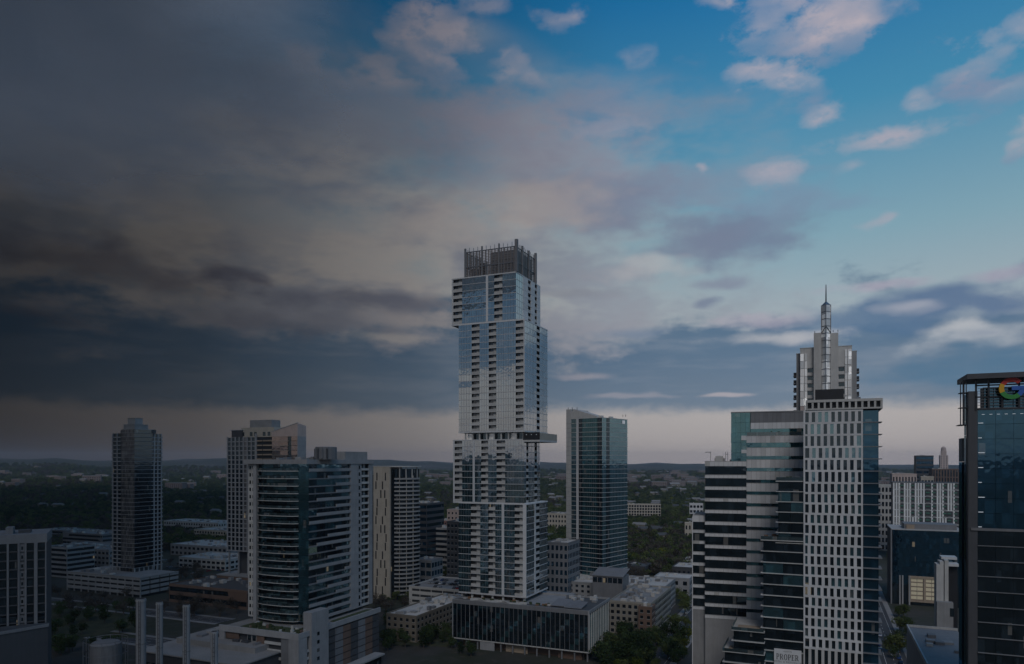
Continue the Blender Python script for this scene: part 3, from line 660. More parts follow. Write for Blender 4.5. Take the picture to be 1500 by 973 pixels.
# ================================================================== banded tower behind the hotel
def banded():
    b = Bld('banded_tower', 'stepped condo tower with white panel bands and dark green glass strips', 'tower', 1178, 232, th=18)
    R = random.Random(5)
    def band_block(xl, xr, t, first, step, band, nrows, ytop, panw, capband, zbase_y, glassm):
        a0, a1 = b.S(xl, t), b.S(xr, t); am = (a0 + a1) / 2
        zt = b.Z(ytop, am, t); zb = b.Z(zbase_y, am, t)
        b.box('core_wall', a0 + .4, a1 - .02, t + .4, t + 22, zb, zt - .3, 'interior')
        b.box('base_wall', a0, a1, t, t + 22, 0, zb, 'grey_concrete')
        b.box('roof_slab', a0 + .1, a1, t + .1, t + 22, zt - .4, zt - .25, 'grey_roof')
        n = max(1, round((a1 - a0) / panw)); w = (a1 - a0) / n
        def row(y0, y1):
            za, zb_ = b.Z(y1, am, t), b.Z(y0, am, t)
            for i in range(n):
                m = 'white_panel' if R.random() > .03 else 'pale_concrete'
                b.piece('band_panel', 'F', t, a0 + w * i + .02, a0 + w * (i + 1) - .02, -.15, .12, za, zb_, m, .002)
            b.piece('band_panel', 'L', a0, t, t + 21, -.15, .12, za, zb_, 'white_panel')
            b.box('band_ledge', a0 - .16, a1, t - .2, t + .05, zb_, zb_ + .10, 'pale_concrete')
        row(ytop, ytop + capband)
        prev = ytop + capband
        for k in range(nrows):
            y = first + step * k
            if y > zbase_y: break
            za, zb_ = b.Z(y, am, t), b.Z(prev, am, t)
            m = max(1, n // 3); ww = (a1 - a0) / m
            for i in range(m): b.piece('window_pane', 'F', t, a0 + ww * i + .02, a0 + ww * (i + 1) - .02, -.12, -.04, za + .11, zb_, glassm if R.random() < .75 else 'glass_dark', .004)
            b.piece('window_pane', 'L', a0, t + .2, t + 21, -.12, -.04, za + .11, zb_, glassm, .003)
            row(y, y + band); prev = y + band
        za, zb_ = b.Z(zbase_y, am, t), b.Z(prev, am, t)
        if zb_ - za > .5: b.piece('window_pane', 'F', t, a0, a1, -.12, -.04, za, zb_, 'glass_dark', .002)
        return a0, a1, zt
    # wing at the left edge, middle wing, and the tall right part
    band_block(1015, 1033, 1.5, 776.5, 16.0, 4.2, 9, 755, 1.7, 9.5, 889, 'glass_dark')
    a0, a1, zt = band_block(1033, 1094, 0, 696, 17.2, 4.6, 14, 676, 1.55, 7, 903, 'glass_dark')
    b.box('corner_line', b.S(1015, 1.5) - .25, b.S(1015, 1.5), 1.3, 1.7, 0, b.Z(757, -35, 1.5), 'white_panel')
    for x in (1041, 1063, 1066, 1081): u = b.S(x, 4); b.box('roof_davit', u - .08, u + .08, 4, 4.16, zt - .2, b.Z(662 if x < 1080 else 664, u, 4), 'steel')
    u = b.S(1041, 4); b.box('roof_davit', b.S(1033, 4), u, 4, 4.12, b.Z(663, u, 4), b.Z(662.2, u, 4), 'steel')
    u = b.S(1063, 4); b.box('roof_davit', u, b.S(1066, 4), 4, 4.12, b.Z(666, u, 4), b.Z(665.2, u, 4), 'steel')
    roof_units(b, a0 + 2, a1 - 1, 3, 20, zt - .25, 5, 8)
    # tall part
    c0, c1 = b.S(1094, .0), 0.; g0 = b.S(1071, 2.5)
    ztop = b.Z(603, -8, 0)
    band_block(1094, 1178, -.4, 656, 17.4, 12.2, 17, 638.5, 1.45, 10.0, 905, 'glass_green')
    zm = b.Z(636, -8, 0)
    b.box('glass_core', g0 + .4, c1 - .2, 3, 20, b.Z(676, -12, 2.5), ztop - .2, 'interior')
    gz = levels(b.Z(678, -18, 2.5), ztop, 5)
    for i in range(4):
        w = (b.S(1099, 2.5) - g0) / 4
        for k in range(5): b.piece('window_pane', 'F', 2.5, g0 + w * i + .02, g0 + w * (i + 1) - .02, -.1, 0, gz[k] + .03, gz[k + 1] - .03, 'glass_green', .004)
    for k in range(5): b.piece('window_pane', 'L', g0, 2.7, 19, -.1, 0, gz[k] + .03, gz[k + 1] - .03, 'glass_green', .003)
    d0 = b.S(1099.5, 2.5); n = 12; w = (0 - d0) / n
    zL, zM, zN = b.Z(619, -8, 2.5), b.Z(628, -8, 2.5), b.Z(638.5, -8, 2.5)
    for i in range(n):
        b.piece('louvre_panel', 'F', 2.5, d0 + w * i + .02, d0 + w * (i + 1) - .02, -.1, .05, zL + .03, ztop, 'mid_grey', .002)
        b.piece('band_panel', 'F', 2.5, d0 + w * i + .02, d0 + w * (i + 1) - .02, -.1, .12, zM, zL, 'white_panel', .002)
        if i % 3 == 0: b.piece('window_pane', 'F', 2.5, d0 + w * i, d0 + w * (i + 3), -.1, 0, zN - .4, zM - .02, 'glass_green', .004)
    b.box('roof_rim', g0 - .1, c1, 2.3, 20.2, ztop, ztop + .35, 'grey_concrete')
    e0 = b.S(1086, -.4)
    for y0, y1 in ((638.5, 645), (659, 664)): b.box('side_balcony', e0, c0 - .05, -.5, 3, b.Z(y1, e0, 0), b.Z(y0, e0, 0), 'white_panel')
    b.box('side_balcony_glass', e0 + .3, c0 - .05, .2, 2.4, b.Z(676, e0, 0), b.Z(640, e0, 0), 'glass_green')
    b.box('terrace_rail', c0, 0, -.2, -.1, zm - .5, zm + .7, 'glass_rail')
    R = random.Random(4)
    for i in range(14):
        x = R.uniform(c0 + 1, -3); b.box('terrace_planter', x, x + R.uniform(.4, .9), .4, 1.2, zm - .6, zm + R.uniform(.2, 1.0), 'planter_green')
    b.finish()
banded()

# ================================================================== tower with the spire
def spire_tower():
    b = Bld('spire_tower', 'grey condo tower with a square glass lantern column and thin mast', 'tower', 1255, 300, th=23.8)
    zb = 0.
    def slab(xl, xr, t0, t1, ytop, mat, nm='wall_slab'):
        a0, a1 = b.S(xl, t0), b.S(xr, t0); z = b.Z(ytop, a0, t0); b.box(nm, a0, a1, t0, t1, zb, z, mat); return a0, a1, z
    a0, a1, zc = slab(1192, 1203.2, 0, 16, 488, 'pale_concrete'); slab(1217, 1228, 0, 16, 488, 'pale_concrete'); slab(1203.2, 1217, 1.5, 14, 490, 'mid_grey')
    for xl, xr, yt, t in ((1172, 1192, 511, 2.0), (1228, 1248, 508, 2.0), (1166.5, 1172, 519, 4.0), (1248, 1255, 515, 4.0)):
        u0, u1, z = slab(xl, xr, t, t + 18, yt, 'pale_concrete' if t < 3 else 'grey_concrete', 'wing_wall')
        b.box('roof_slab', u0 - .1, u1 + .1, t - .1, t + 18, z, z + .3, 'pale_concrete')
    # lantern: glass bays set corner-on
    cxl, cxr = b.S(1203, -1), b.S(1217, -1); cm = (cxl + cxr) / 2; hw = (cxr - cxl) / 2
    ztop = b.Z(446, cm, -1); zs = levels(b.Z(572, cm, -1), ztop, 12)
    for k in range(12):
        z0, z1 = zs[k], zs[k + 1]
        for sx in (-1, 1):
            v = [(cm, -1.6, z0 + .15), (cm + sx * hw * .97, .4, z0 + .15), (cm + sx * hw * .97, .4, z1 - .15), (cm, -1.6, z1 - .15)]
            o = b.add('lantern_pane', v, [(0, 1, 2, 3) if sx > 0 else (3, 2, 1, 0)], 'glass_silver')
        poly = [(cm, -1.75), (cm + hw, .35), (cm + hw, 2.4), (cm, 4.3), (cm - hw, 2.4), (cm - hw, .35)]
        v, f = prism(poly, z0 - .16, z0 + .16); b.add('lantern_ring', v, f, 'steel')
    for x, y in ((cm, -1.75), (cm + hw, .38), (cm - hw, .38)): b.box('lantern_post', x - .13, x + .13, y - .13, y + .13, zs[0], ztop, 'steel')
    z0, z1 = zs[8], zs[9]
    for sx in (-1, 1):
        n = 6
        v = [(cm, -1.85, z1), (cm, -1.85, z1 - .5), (cm + sx * hw, .2, z0), (cm + sx * hw, .2, z0 + .5)]; b.add('lantern_brace', v, [(0, 1, 2, 3), (3, 2, 1, 0)], 'dark_steel')
    poly = [(cm, -1.8), (cm + hw, .35), (cm + hw, 2.4), (cm, 4.3), (cm - hw, 2.4), (cm - hw, .35)]
    pk = b.Z(441, cm, 1)
    b.add('lantern_roof', [(x, y, ztop - .1) for x, y in poly] + [(cm, 1.2, pk)], [(i, (i + 1) % 6, 6) for i in range(6)] + [(5, 4, 3, 2, 1, 0)], 'steel')
    v, f = lathe([(.32, pk - .4), (.26, pk + 3), (.16, b.Z(417, cm, 1))], 8); b.add('mast', [(x + cm, y + 1.2, z) for x, y, z in v], f, 'steel')
    b.box('lantern_core', cm - hw * .8, cm + hw * .8, .6, 3.6, zs[0], ztop - .2, 'pale_concrete')
    # windows of the wings
    fz = [b.Z(533 + 11.3 * i, 0, 2) for i in range(26)][::-1]
    for xl, xr, t in ((1183, 1191.5, 2.0), (1228.5, 1237, 2.0)):
        for k in range(len(fz) - 1):
            b.piece('window_pane', 'F', t, b.S(xl, t), b.S(xr, t), -.1, .04, fz[k] + .5, fz[k] + 2.0, 'glass_dark', .004)
            b.piece('balcony_rail', 'F', t, b.S(xl, t), b.S(xr, t), .05, .5, fz[k] + 2.2, fz[k] + 2.5, 'grey_concrete')
    for xl, xr, t, mt in ((1172, 1178, 2.0, 'pink_stone'), (1241.5, 1247.5, 2.0, 'glass_silver'), (1178.5, 1182.5, 2.0, 'glass_silver'), (1237.5, 1241, 2.0, 'glass_silver')):
        yy = 514 if xl < 1200 else 511
        for k in range(24): b.piece('bay_panel', 'F', t, b.S(xl, t) + .1, b.S(xr, t) - .1, 0, .35, b.Z(yy + 11.3 * (k + 1), 0, t) + .1, b.Z(yy + 11.3 * k, 0, t) - .08, 'glass_silver' if (mt == 'glass_silver' or k < 7) else 'pink_stone', .01)
    for xl, xr, yt in ((1162.5, 1166.5, 540), (1255, 1258.5, 538)):
        for k in range(20):
            z = b.Z(yt + 7 + 11.3 * k, 0, 6); b.box('balcony', b.S(xl, 6), b.S(xr, 6), 5.2, 12, z, z + 1.4, 'dark_steel'); b.box('balcony_slab', b.S(xl, 6) - .15, b.S(xr, 6) + .1, 5.1, 12.1, z - .25, z - .01, 'grey_concrete')
    for x in (1193, 1220, 1227): b.box('roof_light', b.S(x), b.S(x) + .25, 1, 1.25, zc, zc + .9, 'dark_steel')
    b.finish()
spire_tower()

# ================================================================== dark blue office tower with the ring sign
def office_tower():
    b = Bld('office_tower', 'dark blue glass office tower carrying a coloured ring letter in its open crown', 'tower', 1432, 200)
    w = 34.; zmid = b.Z(778, 4); zg = b.Z(600, 0); zroof = b.Z(556, 0)
    dl = 6.
    b.box('core_wall', .4, w, .4, dl, 0, zg - .3, 'interior')
    b.box('corner_pier', -2.2, .0, .0, 3.0, 0, b.Z(573, 0), 'dark_grey')
    up = levels(zmid + .7, zg, 8); n = 8
    for k in range(8):
        for i in range(n): b.piece('window_pane', 'F', 0, w * i / n + .03, w * (i + 1) / n - .03, -.1, 0, up[k] + .04, up[k + 1] - .04, 'glass_navy', .002)
        b.piece('light_strip', 'F', 0, .15, 1.0 + (k % 3) * .35, .01, .05, up[k] + .25, up[k] + .42, 'lamp_white')
    b.box('ledge', -1.6, w, -.35, .4, zmid, zmid + .7, 'mid_grey')
    z = zmid; k = 0
    while z > 4.3:
        for i in range(n): b.piece('window_pane', 'F', 0, w * i / n + .03, w * (i + 1) / n - .03, -.1, 0, z - 4.15, z - .05, 'glass_dark', .003)
        b.box('sun_fin', 0, w, -.55, 0, z - 4.32, z - 4.17, 'mid_grey'); z -= 4.29; k += 1
    # left side: glass and the lower grey-capped shoulder
    tl = b.T(1420, 0)
    lz = levels(0, b.Z(576, 0), 30)
    for k in range(30): b.piece('window_pane', 'L', -2.2, 3.1, dl, 0, .1, lz[k] + .05, lz[k + 1] - .05, 'glass_dark', .003)
    c = Bld
    q0, q1 = b.S(1404.5, 13), b.S(1420, 8); zs_ = b.Z(642, q0, 8)
    q2 = b.S(1423, 8)
    b.box('shoulder', q0, q2, 8, 13, 0, zs_ - 7, 'glass_navy'); b.box('shoulder_cap', q0, q2, 8, 13, zs_ - 6.9, zs_, 'grey_concrete')
    sl = levels(2, zs_ - 7, 22)
    for k in range(22): b.piece('window_pane', 'F', 8, q0 + .05, q2, .02, .1, sl[k] + .08, sl[k + 1] - .08, 'glass_navy', .003)
    for y in (622,): b.box('canopy_plate', b.S(1405, 4), -2.3, 4, 9, b.Z(y, q0, 4) - .25, b.Z(y, q0, 4), 'dark_grey')
    # crown frame
    b.box('canopy_plate', b.S(1415.5, -1), w, -2.2, 14, zroof, b.Z(548.5, 0), 'dark_grey')
    for x in (-3.6, -.6, 2.4, 5.6, 9.5, 15, 21, 27): b.box('crown_post', x, x + .45, -.2, .25, zg - .2 if x > -1 else b.Z(622, 0), zroof, 'dark_steel')
    for x in (-3.6, -2.2): b.box('crown_post', x, x + .25, 4, 4.25, b.Z(622, 0), zroof, 'steel')
    for y in (575, 597): b.box('crown_rail', -4.2, -2.2, .0, 4, b.Z(y, 0), b.Z(y, 0) + .15, 'dark_steel')
    for i in range(9): b.box('crown_louvre', .1, w, .15, .35, zg + .3 + i * .8, zg + .42 + i * .8, 'steel')
    for z in (b.Z(566, 0), b.Z(583, 0)): b.box('crown_beam', -.6, w, -.2, .2, z, z + .4, 'dark_steel')
    b.box('machine_room', 1.6, w, 1.4, 5.8, zg + .3, zroof - 2.2, 'dark_grey')
    for i in range(14): b.box('machine_panel', 1.8 + i * 2.3, 3.9 + i * 2.3, 1.25, 1.38, zg + .5, zroof - 2.4, 'glass_navy', .003)
    b.box('crown_sill', 0, w, -.3, .4, zg - .2, zg + .3, 'dark_steel')
    for i in range(12): b.piece('light_strip', 'F', 0, 1 + i * 1.8, 1.7 + i * 1.8, .02, .06, zg - 1.5, zg - 1.38, 'lamp_white')
    b.finish()
    # ring letter: four coloured arcs and the bar, thick raised channel letters
    s = b.S(1482, -.9); zc = b.Z(569, s, -.9); Ro, Ri = 15.8 * b.depth(s) / F, 9.6 * b.depth(s) / F
    def arc(nm, mt, d0, d1, n=16):
        poly = [(Ro * cos(radians(d0 + (d1 - d0) * i / n)), Ro * sin(radians(d0 + (d1 - d0) * i / n))) for i in range(n + 1)]
        poly += [(Ri * cos(radians(d1 + (d0 - d1) * i / n)), Ri * sin(radians(d1 + (d0 - d1) * i / n))) for i in range(n + 1)]
        letter(nm, mt, poly, n + 1)
    def letter(nm, mt, poly, half):
        m = len(poly); y0, y1 = -1.2, -.5
        v = [(s + x, y0, zc + z) for x, z in poly] + [(s + x, y1, zc + z) for x, z in poly]
        f = [(i, i + 1, m - 2 - i, m - 1 - i) for i in range(half - 1)] + [(i, (i + 1) % m, m + (i + 1) % m, m + i) for i in range(m)]
        f += [(m + m - 1 - i, m + m - 2 - i, m + i + 1, m + i) for i in range(half - 1)]
        b.add(nm, v, f, mt)
    arc('ring_letter_arc', 'sign_red', 42, 150); arc('ring_letter_arc', 'sign_yellow', 150.3, 205); arc('ring_letter_arc', 'sign_green', 205.3, 312); arc('ring_letter_arc', 'sign_blue', 312.3, 358)
    letter('ring_letter_bar', 'sign_blue', [(.0, .55 * (Ro - Ri) - .05), (Ro * .98, .55 * (Ro - Ri) - .05), (Ro * .98, -.45 * (Ro - Ri)), (0, -.45 * (Ro - Ri))], 2)
office_tower()

# ================================================================== green glass tower right of the middle
def green_tower():
    b = Bld('glass_tower', 'teal green glass condo tower with a pale beige side wall', 'tower', 882, 500, th=40)
    a0 = b.S(837); t1 = b.T(919); zt = b.Z(612); zs = levels(16.5, zt, 34); n = 34
    b.box('core_wall', a0 + 1.2, -1.2, 1.2, t1 - .3, 0, zt - .3, 'interior')
    b.slabs(a0, 0, 0, t1, zs, 'pale_concrete', .26, .30)
    for x0, x1, m in ((837, 844.5, 'glass_teal'), (848, 853, 'glass_dark'), (853, 875, 'glass_green'), (875, 882, 'glass_dark')):
        b.panes('F', 0, b.S(x0), b.S(x1) - .02, zs, m, .30, mull=1.6)
    b.piece('white_pier', 'F', 0, b.S(844.5), b.S(847.5), -.3, .35, 0, zt, 'white_panel')
    for x0, x1, m in ((882, 888, 'glass_teal'), (888, 893, 'glass_dark'), (893, 919, 'glass_teal')):
        b.panes('R', 0, b.T(x0) + .05, b.T(x1), zs, m, .30, mull=2.0)
    for k in range(10, 34):
        if k % 2: b.piece('balcony_door', 'R', 0, b.T(888), b.T(893), .02, .1, zs[k] + .4, zs[k] + 2.6, 'glass_dark')
    w0 = b.S(829.5, -.2); zw = b.Z(600, w0)
    b.box('side_wall', w0, a0 - .05, -.3, 22, 0, zw, 'pale_concrete')
    for k in range(34): b.box('wall_joint', w0 - .02, a0 - .05, -.36, -.31, zs[k], zs[k] + .12, 'mid_grey')
    p1 = b.S(874)
    v = [(w0, 0, zt), (p1, 0, zt), (p1, 9, zt), (w0, 9, zt), (a0 + 2, 0, zw), (p1, 0, zt + 1.4), (p1, 9, zt + 1.4), (a0 + 2, 9, zw)]
    b.add('penthouse', v, [(0, 1, 5, 4), (1, 2, 6, 5), (2, 3, 7, 6), (3, 0, 4, 7), (4, 5, 6, 7), (3, 2, 1, 0)], 'pale_concrete')
    roof_units(b, a0 + 3, -1, 2, t1 - 3, zt + .3, 10, 21, hmax=2.0)
    for x in (832, 838, 845, 856, 868, 912, 916): b.box('roof_rod', b.S(x, 1), b.S(x, 1) + .25, 1, 1.25, zt, (zw if x < 848 else zt) + 1.5, 'dark_steel')
    o0, o1 = b.T(910), b.T(916)
    b.piece('roof_sign', 'R', 0, o0 + 1, o1 - 1, .05, .2, zs[33] - .1, zs[33] + 2.6, 'glass_silver')
    b.finish()
    c = Bld('glass_pavilion', 'low grey glass pavilion with sloping roof at the foot of the teal tower', 'pavilion', 912, 452)
    a0 = c.S(868); zt = c.Z(846); t1 = 16
    c.box('wall', a0, 0, 0, t1, 0, zt, 'mid_grey')
    c.add('roof', [(a0 - .5, -.5, zt), (.5, -.5, zt), (.5, t1 + .5, zt + 3), (a0 - .5, t1 + .5, zt + 3), (a0 - .5, -.5, zt + .4), (.5, -.5, zt + .4), (.5, t1 + .5, zt + 3.4), (a0 - .5, t1 + .5, zt + 3.4)],
          [(0, 3, 2, 1), (4, 5, 6, 7), (0, 1, 5, 4), (1, 2, 6, 5), (2, 3, 7, 6), (3, 0, 4, 7)], 'mid_grey')
    for i in range(6): c.piece('window_pane', 'F', 0, a0 + (-a0) * i / 6 + .3, a0 + (-a0) * (i + 1) / 6 - .3, 0, .1, zt - 4, zt - .8, 'glass_dark', .004)
    c.finish()
green_tower()

# ================================================================== condo block with curved balconies and its podium
def balcony_tower():
    b = Bld('balcony_tower', 'condo tower with white roof slab, curved glass balconies and staggered white parapets', 'tower', 452, 300)
    n = 21; zb, zt = 30.0, 97.2; zs = levels(zb, zt, n)
    a0 = b.S(363); ap = b.S(377.5); ac = b.S(437); tr = b.T(545)
    b.box('core_wall', a0 + 1, -1.4, 1.6, tr - .6, 29, zt - .1, 'interior')
    b.slabs(ac, 0, .2, tr, zs[:-1], 'mid_grey', .02, .25)
    # curved balcony bays: one bowed slab and one bowed glass rail per floor, shared meshes
    def bow(r0, z0, z1, inner):
        w = ac - ap; pts = [(ap + w * i / 14, -(r0 * (1 - (2 * i / 14 - 1) ** 2) ** .5 if abs(2 * i / 14 - 1) < 1 else 0) - .1) for i in range(15)]
        if inner is None: poly = pts + [(ac, 1.4), (ap, 1.4)]
        else: poly = pts + [(x, y + inner) for x, y in reversed(pts)]
        v, f = prism(poly, z0, z1)
        return v, f
    v, f = bow(2.6, 0, .28, None); slab = b.add('balcony_slab', v, f, 'pale_concrete')
    v, f = bow(2.5, .28, 1.35, .08); rail = b.add('rail', v, f, 'glass_rail', slab)
    slab.location.z = zs[0]
    for k in range(1, n): c = copy_tree(slab, b.root); c.location.z = zs[k]
    R = random.Random(2)
    for k in range(n):
        m = 6
        for i in range(m):
            b.piece('window_pane', 'F', 0, ap + (ac - ap) * i / m + .05, ap + (ac - ap) * (i + 1) / m - .05, -1.5, -1.42, zs[k] + .3, zs[k + 1] - .05, R.choice(('glass_teal', 'glass_dark', 'glass_teal')), .006)
        b.piece('window_pane', 'F', 0, ac + .05, -.1, -.2, -.1, zs[k] + .05, zs[k + 1] - .03, 'glass_teal', .004)
        # flat grid strip at the left
        b.piece('wall_panel', 'F', 0, a0, b.S(373), -.5, -.2, zs[k], zs[k + 1], 'pale_concrete')
        for x in (365, 369.5): b.piece('strip_window', 'F', 0, b.S(x), b.S(x + 2.2), -.2, -.14, zs[k] + .8, zs[k] + 2.3, 'glass_dark', .004)
    b.piece('white_pier', 'F', 0, b.S(373), ap, -.6, 1.0, 15, zt, 'weathered_white')
    # right side: staggered parapets, white wall, small windows, balconies
    starts = [452, 480, 492, 492, 464, 492, 464, 452, 492, 480, 464, 492, 480, 452, 505, 464, 480, 492, 452, 480, 452]
    tw0, tw1, tn, tb = b.T(513), b.T(524), b.T(527), b.T(540)
    for k in range(n):
        x = starts[n - 1 - k]; t0 = b.T(max(453, x))
        b.piece('parapet', 'R', 0, t0, tw0, -.1, .35, zs[k] + .0, zs[k] + 1.25, 'weathered_white')
        m = 5
        for i in range(m): b.piece('window_pane', 'R', 0, .3 + (tw0 - .3) * i / m, .3 + (tw0 - .3) * (i + 1) / m - .06, -.6, -.5, zs[k] + .28, zs[k + 1] - .02, R.choice(('glass_teal', 'glass_dark', 'glass_dark')), .005)
        b.piece('slab_edge', 'R', 0, .2, tw0, -.5, .25, zs[k + 1] - .24, zs[k + 1] - .02, 'mid_grey')
        b.piece('wall_panel', 'R', 0, tw0, tw1, -.5, .4, zs[k] + .01, zs[k + 1] - .01, 'weathered_white')
        b.piece('wall_panel', 'R', 0, tw1 + .02, tn + 1.2, -.5, .2, zs[k] + .01, zs[k + 1] - .01, 'weathered_white')
        b.piece('strip_window', 'R', 0, tw1 + .5, tn, .2, .26, zs[k] + .7, zs[k] + 2.4, 'glass_dark', .004)
        b.balcs('R', 0, tn + 1.3, tb, [zs[k], zs[k + 1]], 'pale_concrete', 1.5, 1.1, 'weathered_white', 'glass_dark', .3)
        b.piece('wall_panel', 'R', 0, tb, tr, -.5, .3, zs[k] + .01, zs[k + 1] - .01, 'weathered_white')
    b.box('roof_slab', a0 - .6, .7, -1.9, tr + .5, zt, zt + 1.9, 'weathered_white')
    m0, m1 = b.S(458, 8), b.S(489, 8)
    v, f = lathe([(4.6, zt + 1.9), (4.6, zt + 7.2), (4.2, zt + 7.4)], 16); cx = (m0 + m1) / 2
    b.add('water_tank_house', [(x + cx, y + 10, z) for x, y, z in v], f, 'mid_grey')
    for i in range(5): a = -2.6 + i * .45; b.box('tank_louvre', cx + 4.6 * cos(a) - .4, cx + 4.6 * cos(a) + .4, 10 + 4.6 * sin(a) - .3, 10 + 4.6 * sin(a) + .1, zt + 2.4, zt + 6.6, 'steel' if i % 2 else 'dark_grey')
    b.box('machine_room', -6, 1 - 1.6, 26, tr - 3, zt + 1.9, zt + 5.6, 'grey_concrete'); b.box('machine_room', -9, -6.1, 30, tr - 6, zt + 1.9, zt + 4.6, 'mid_grey')
    roof_units(b, a0 + 2, -2, 3, 24, zt + 1.9, 8, 14, hmax=1.6)
    b.finish()
    # podium
    c = Bld('podium_block', 'white framed garage podium with planted roof under the curved balcony tower', 'podium', 438, 283)
    l0 = c.S(323); t1 = c.T(556); zt = 28.6
    c.box('core_wall', l0 + 1, -1, 1, t1 - .5, 0, zt - .5, 'dark_grey')
    c.box('roof_slab', l0, 0, .2, t1, zt - .5, zt, 'grey_roof')
    c.box('roof_garden', c.S(345), -3, 2.5, 9, zt, zt + .35, 'planter_green'); c.box('roof_garden', -5, -1.2, 26, t1 - 3, zt, zt + .3, 'planter_green')
    c.box('frame_top', l0 - .3, .3, -.6, .2, zt - 1.6, zt + .9, 'weathered_white'); c.box('frame_top', -.4, .4, .22, t1 + .3, zt - 1.2, zt + .9, 'weathered_white')
    c.box('corner_pier', c.S(424), .32, -.58, .18, 0, zt - 1.62, 'weathered_white')
    c.box('corner_pier', -.1, .34, .2, c.T(449), 0, zt - 1.3, 'weathered_white')
    c.box('front_pier', c.S(350), c.S(361), -1.2, .2, 0, zt - 4.5, 'pale_concrete')
    c.box('front_pier', l0 - .2, c.S(330), -.5, .3, 0, zt - 1.62, 'weathered_white')
    c.piece('brown_panel', 'F', 0, c.S(376), c.S(387), -.3, .1, 0, zt - 1.65, 'brown_brick'); c.piece('grey_panel', 'F', 0, c.S(412), c.S(423.5), -.3, .12, 0, zt - 1.65, 'mid_grey')
    zz = levels(0, zt - 1.7, 9)
    for k in range(9):
        c.piece('parking_rail', 'F', 0, c.S(387.5), c.S(411.5), -.3, .15, zz[k], zz[k] + 1.1, 'pale_concrete')
        c.piece('louvre', 'F', 0, c.S(331), c.S(349.5), -.5, -.1, zz[k] + .2, zz[k + 1] - .3, 'brown_brick')
        for x in (362.5, 369.5): c.piece('window_pane', 'F', 0, c.S(x), c.S(x + 4.5), -.3, -.1, zz[k] + .5, zz[k + 1] - .4, 'glass_dark', .004)
        c.piece('wall_panel', 'F', 0, c.S(361.2), c.S(375.8), -.4, -.31, zz[k], zz[k + 1], 'grey_concrete')
        if k < 8: c.piece('parking_rail', 'R', 0, c.T(449.5), c.T(452.5), -.3, .1, zz[k], zz[k] + 1.0, 'pale_concrete')
    w0, w1 = c.T(453), c.T(478); zw = c.Z(898, 1, w0)
    c.box('stair_tower', -3, 1.2, w0, w1, 0, zw, 'weathered_white')
    for k in range(8): c.piece('stair_window', 'R', 1.2, w0 + (w1 - w0) * .32, w0 + (w1 - w0) * .45, .0, .08, 3 + k * 3.4, 4.4 + k * 3.4, 'glass_dark', .004)
    for k in range(9):
        for i in range(7):
            u0 = w1 + .4 + (t1 - w1 - .8) * i / 7; u1 = w1 + .4 + (t1 - w1 - .8) * (i + 1) / 7
            c.piece('louvre', 'R', 0, u0 + .1, u1 - .1, -.3, .05 + .06 * ((i + k) % 2), zz[k] + .15, zz[k + 1] - .25, ('dark_grey', 'brown_brick', 'mid_grey')[(i * 5 + k * 3) % 3])
    c.box('street_canopy', .5, 6, c.T(500), c.T(548), 9.0, 9.7, 'grey_concrete'); c.box('street_shop', .45, 4, c.T(500), c.T(548), 0, 9.0, 'glass_dark')
    R = random.Random(9)
    for i in range(40):
        x, y = R.uniform(c.S(350), -2), R.uniform(1.2, 8); c.box('roof_planter', x, x + R.uniform(.5, 1.6), y, y + R.uniform(.5, 1.4), zt, zt + R.uniform(.6, 2.2), R.choice(('planter_green', 'planter_green', 'brown_brick', 'pale_concrete')))
    c.finish()
balcony_tower()

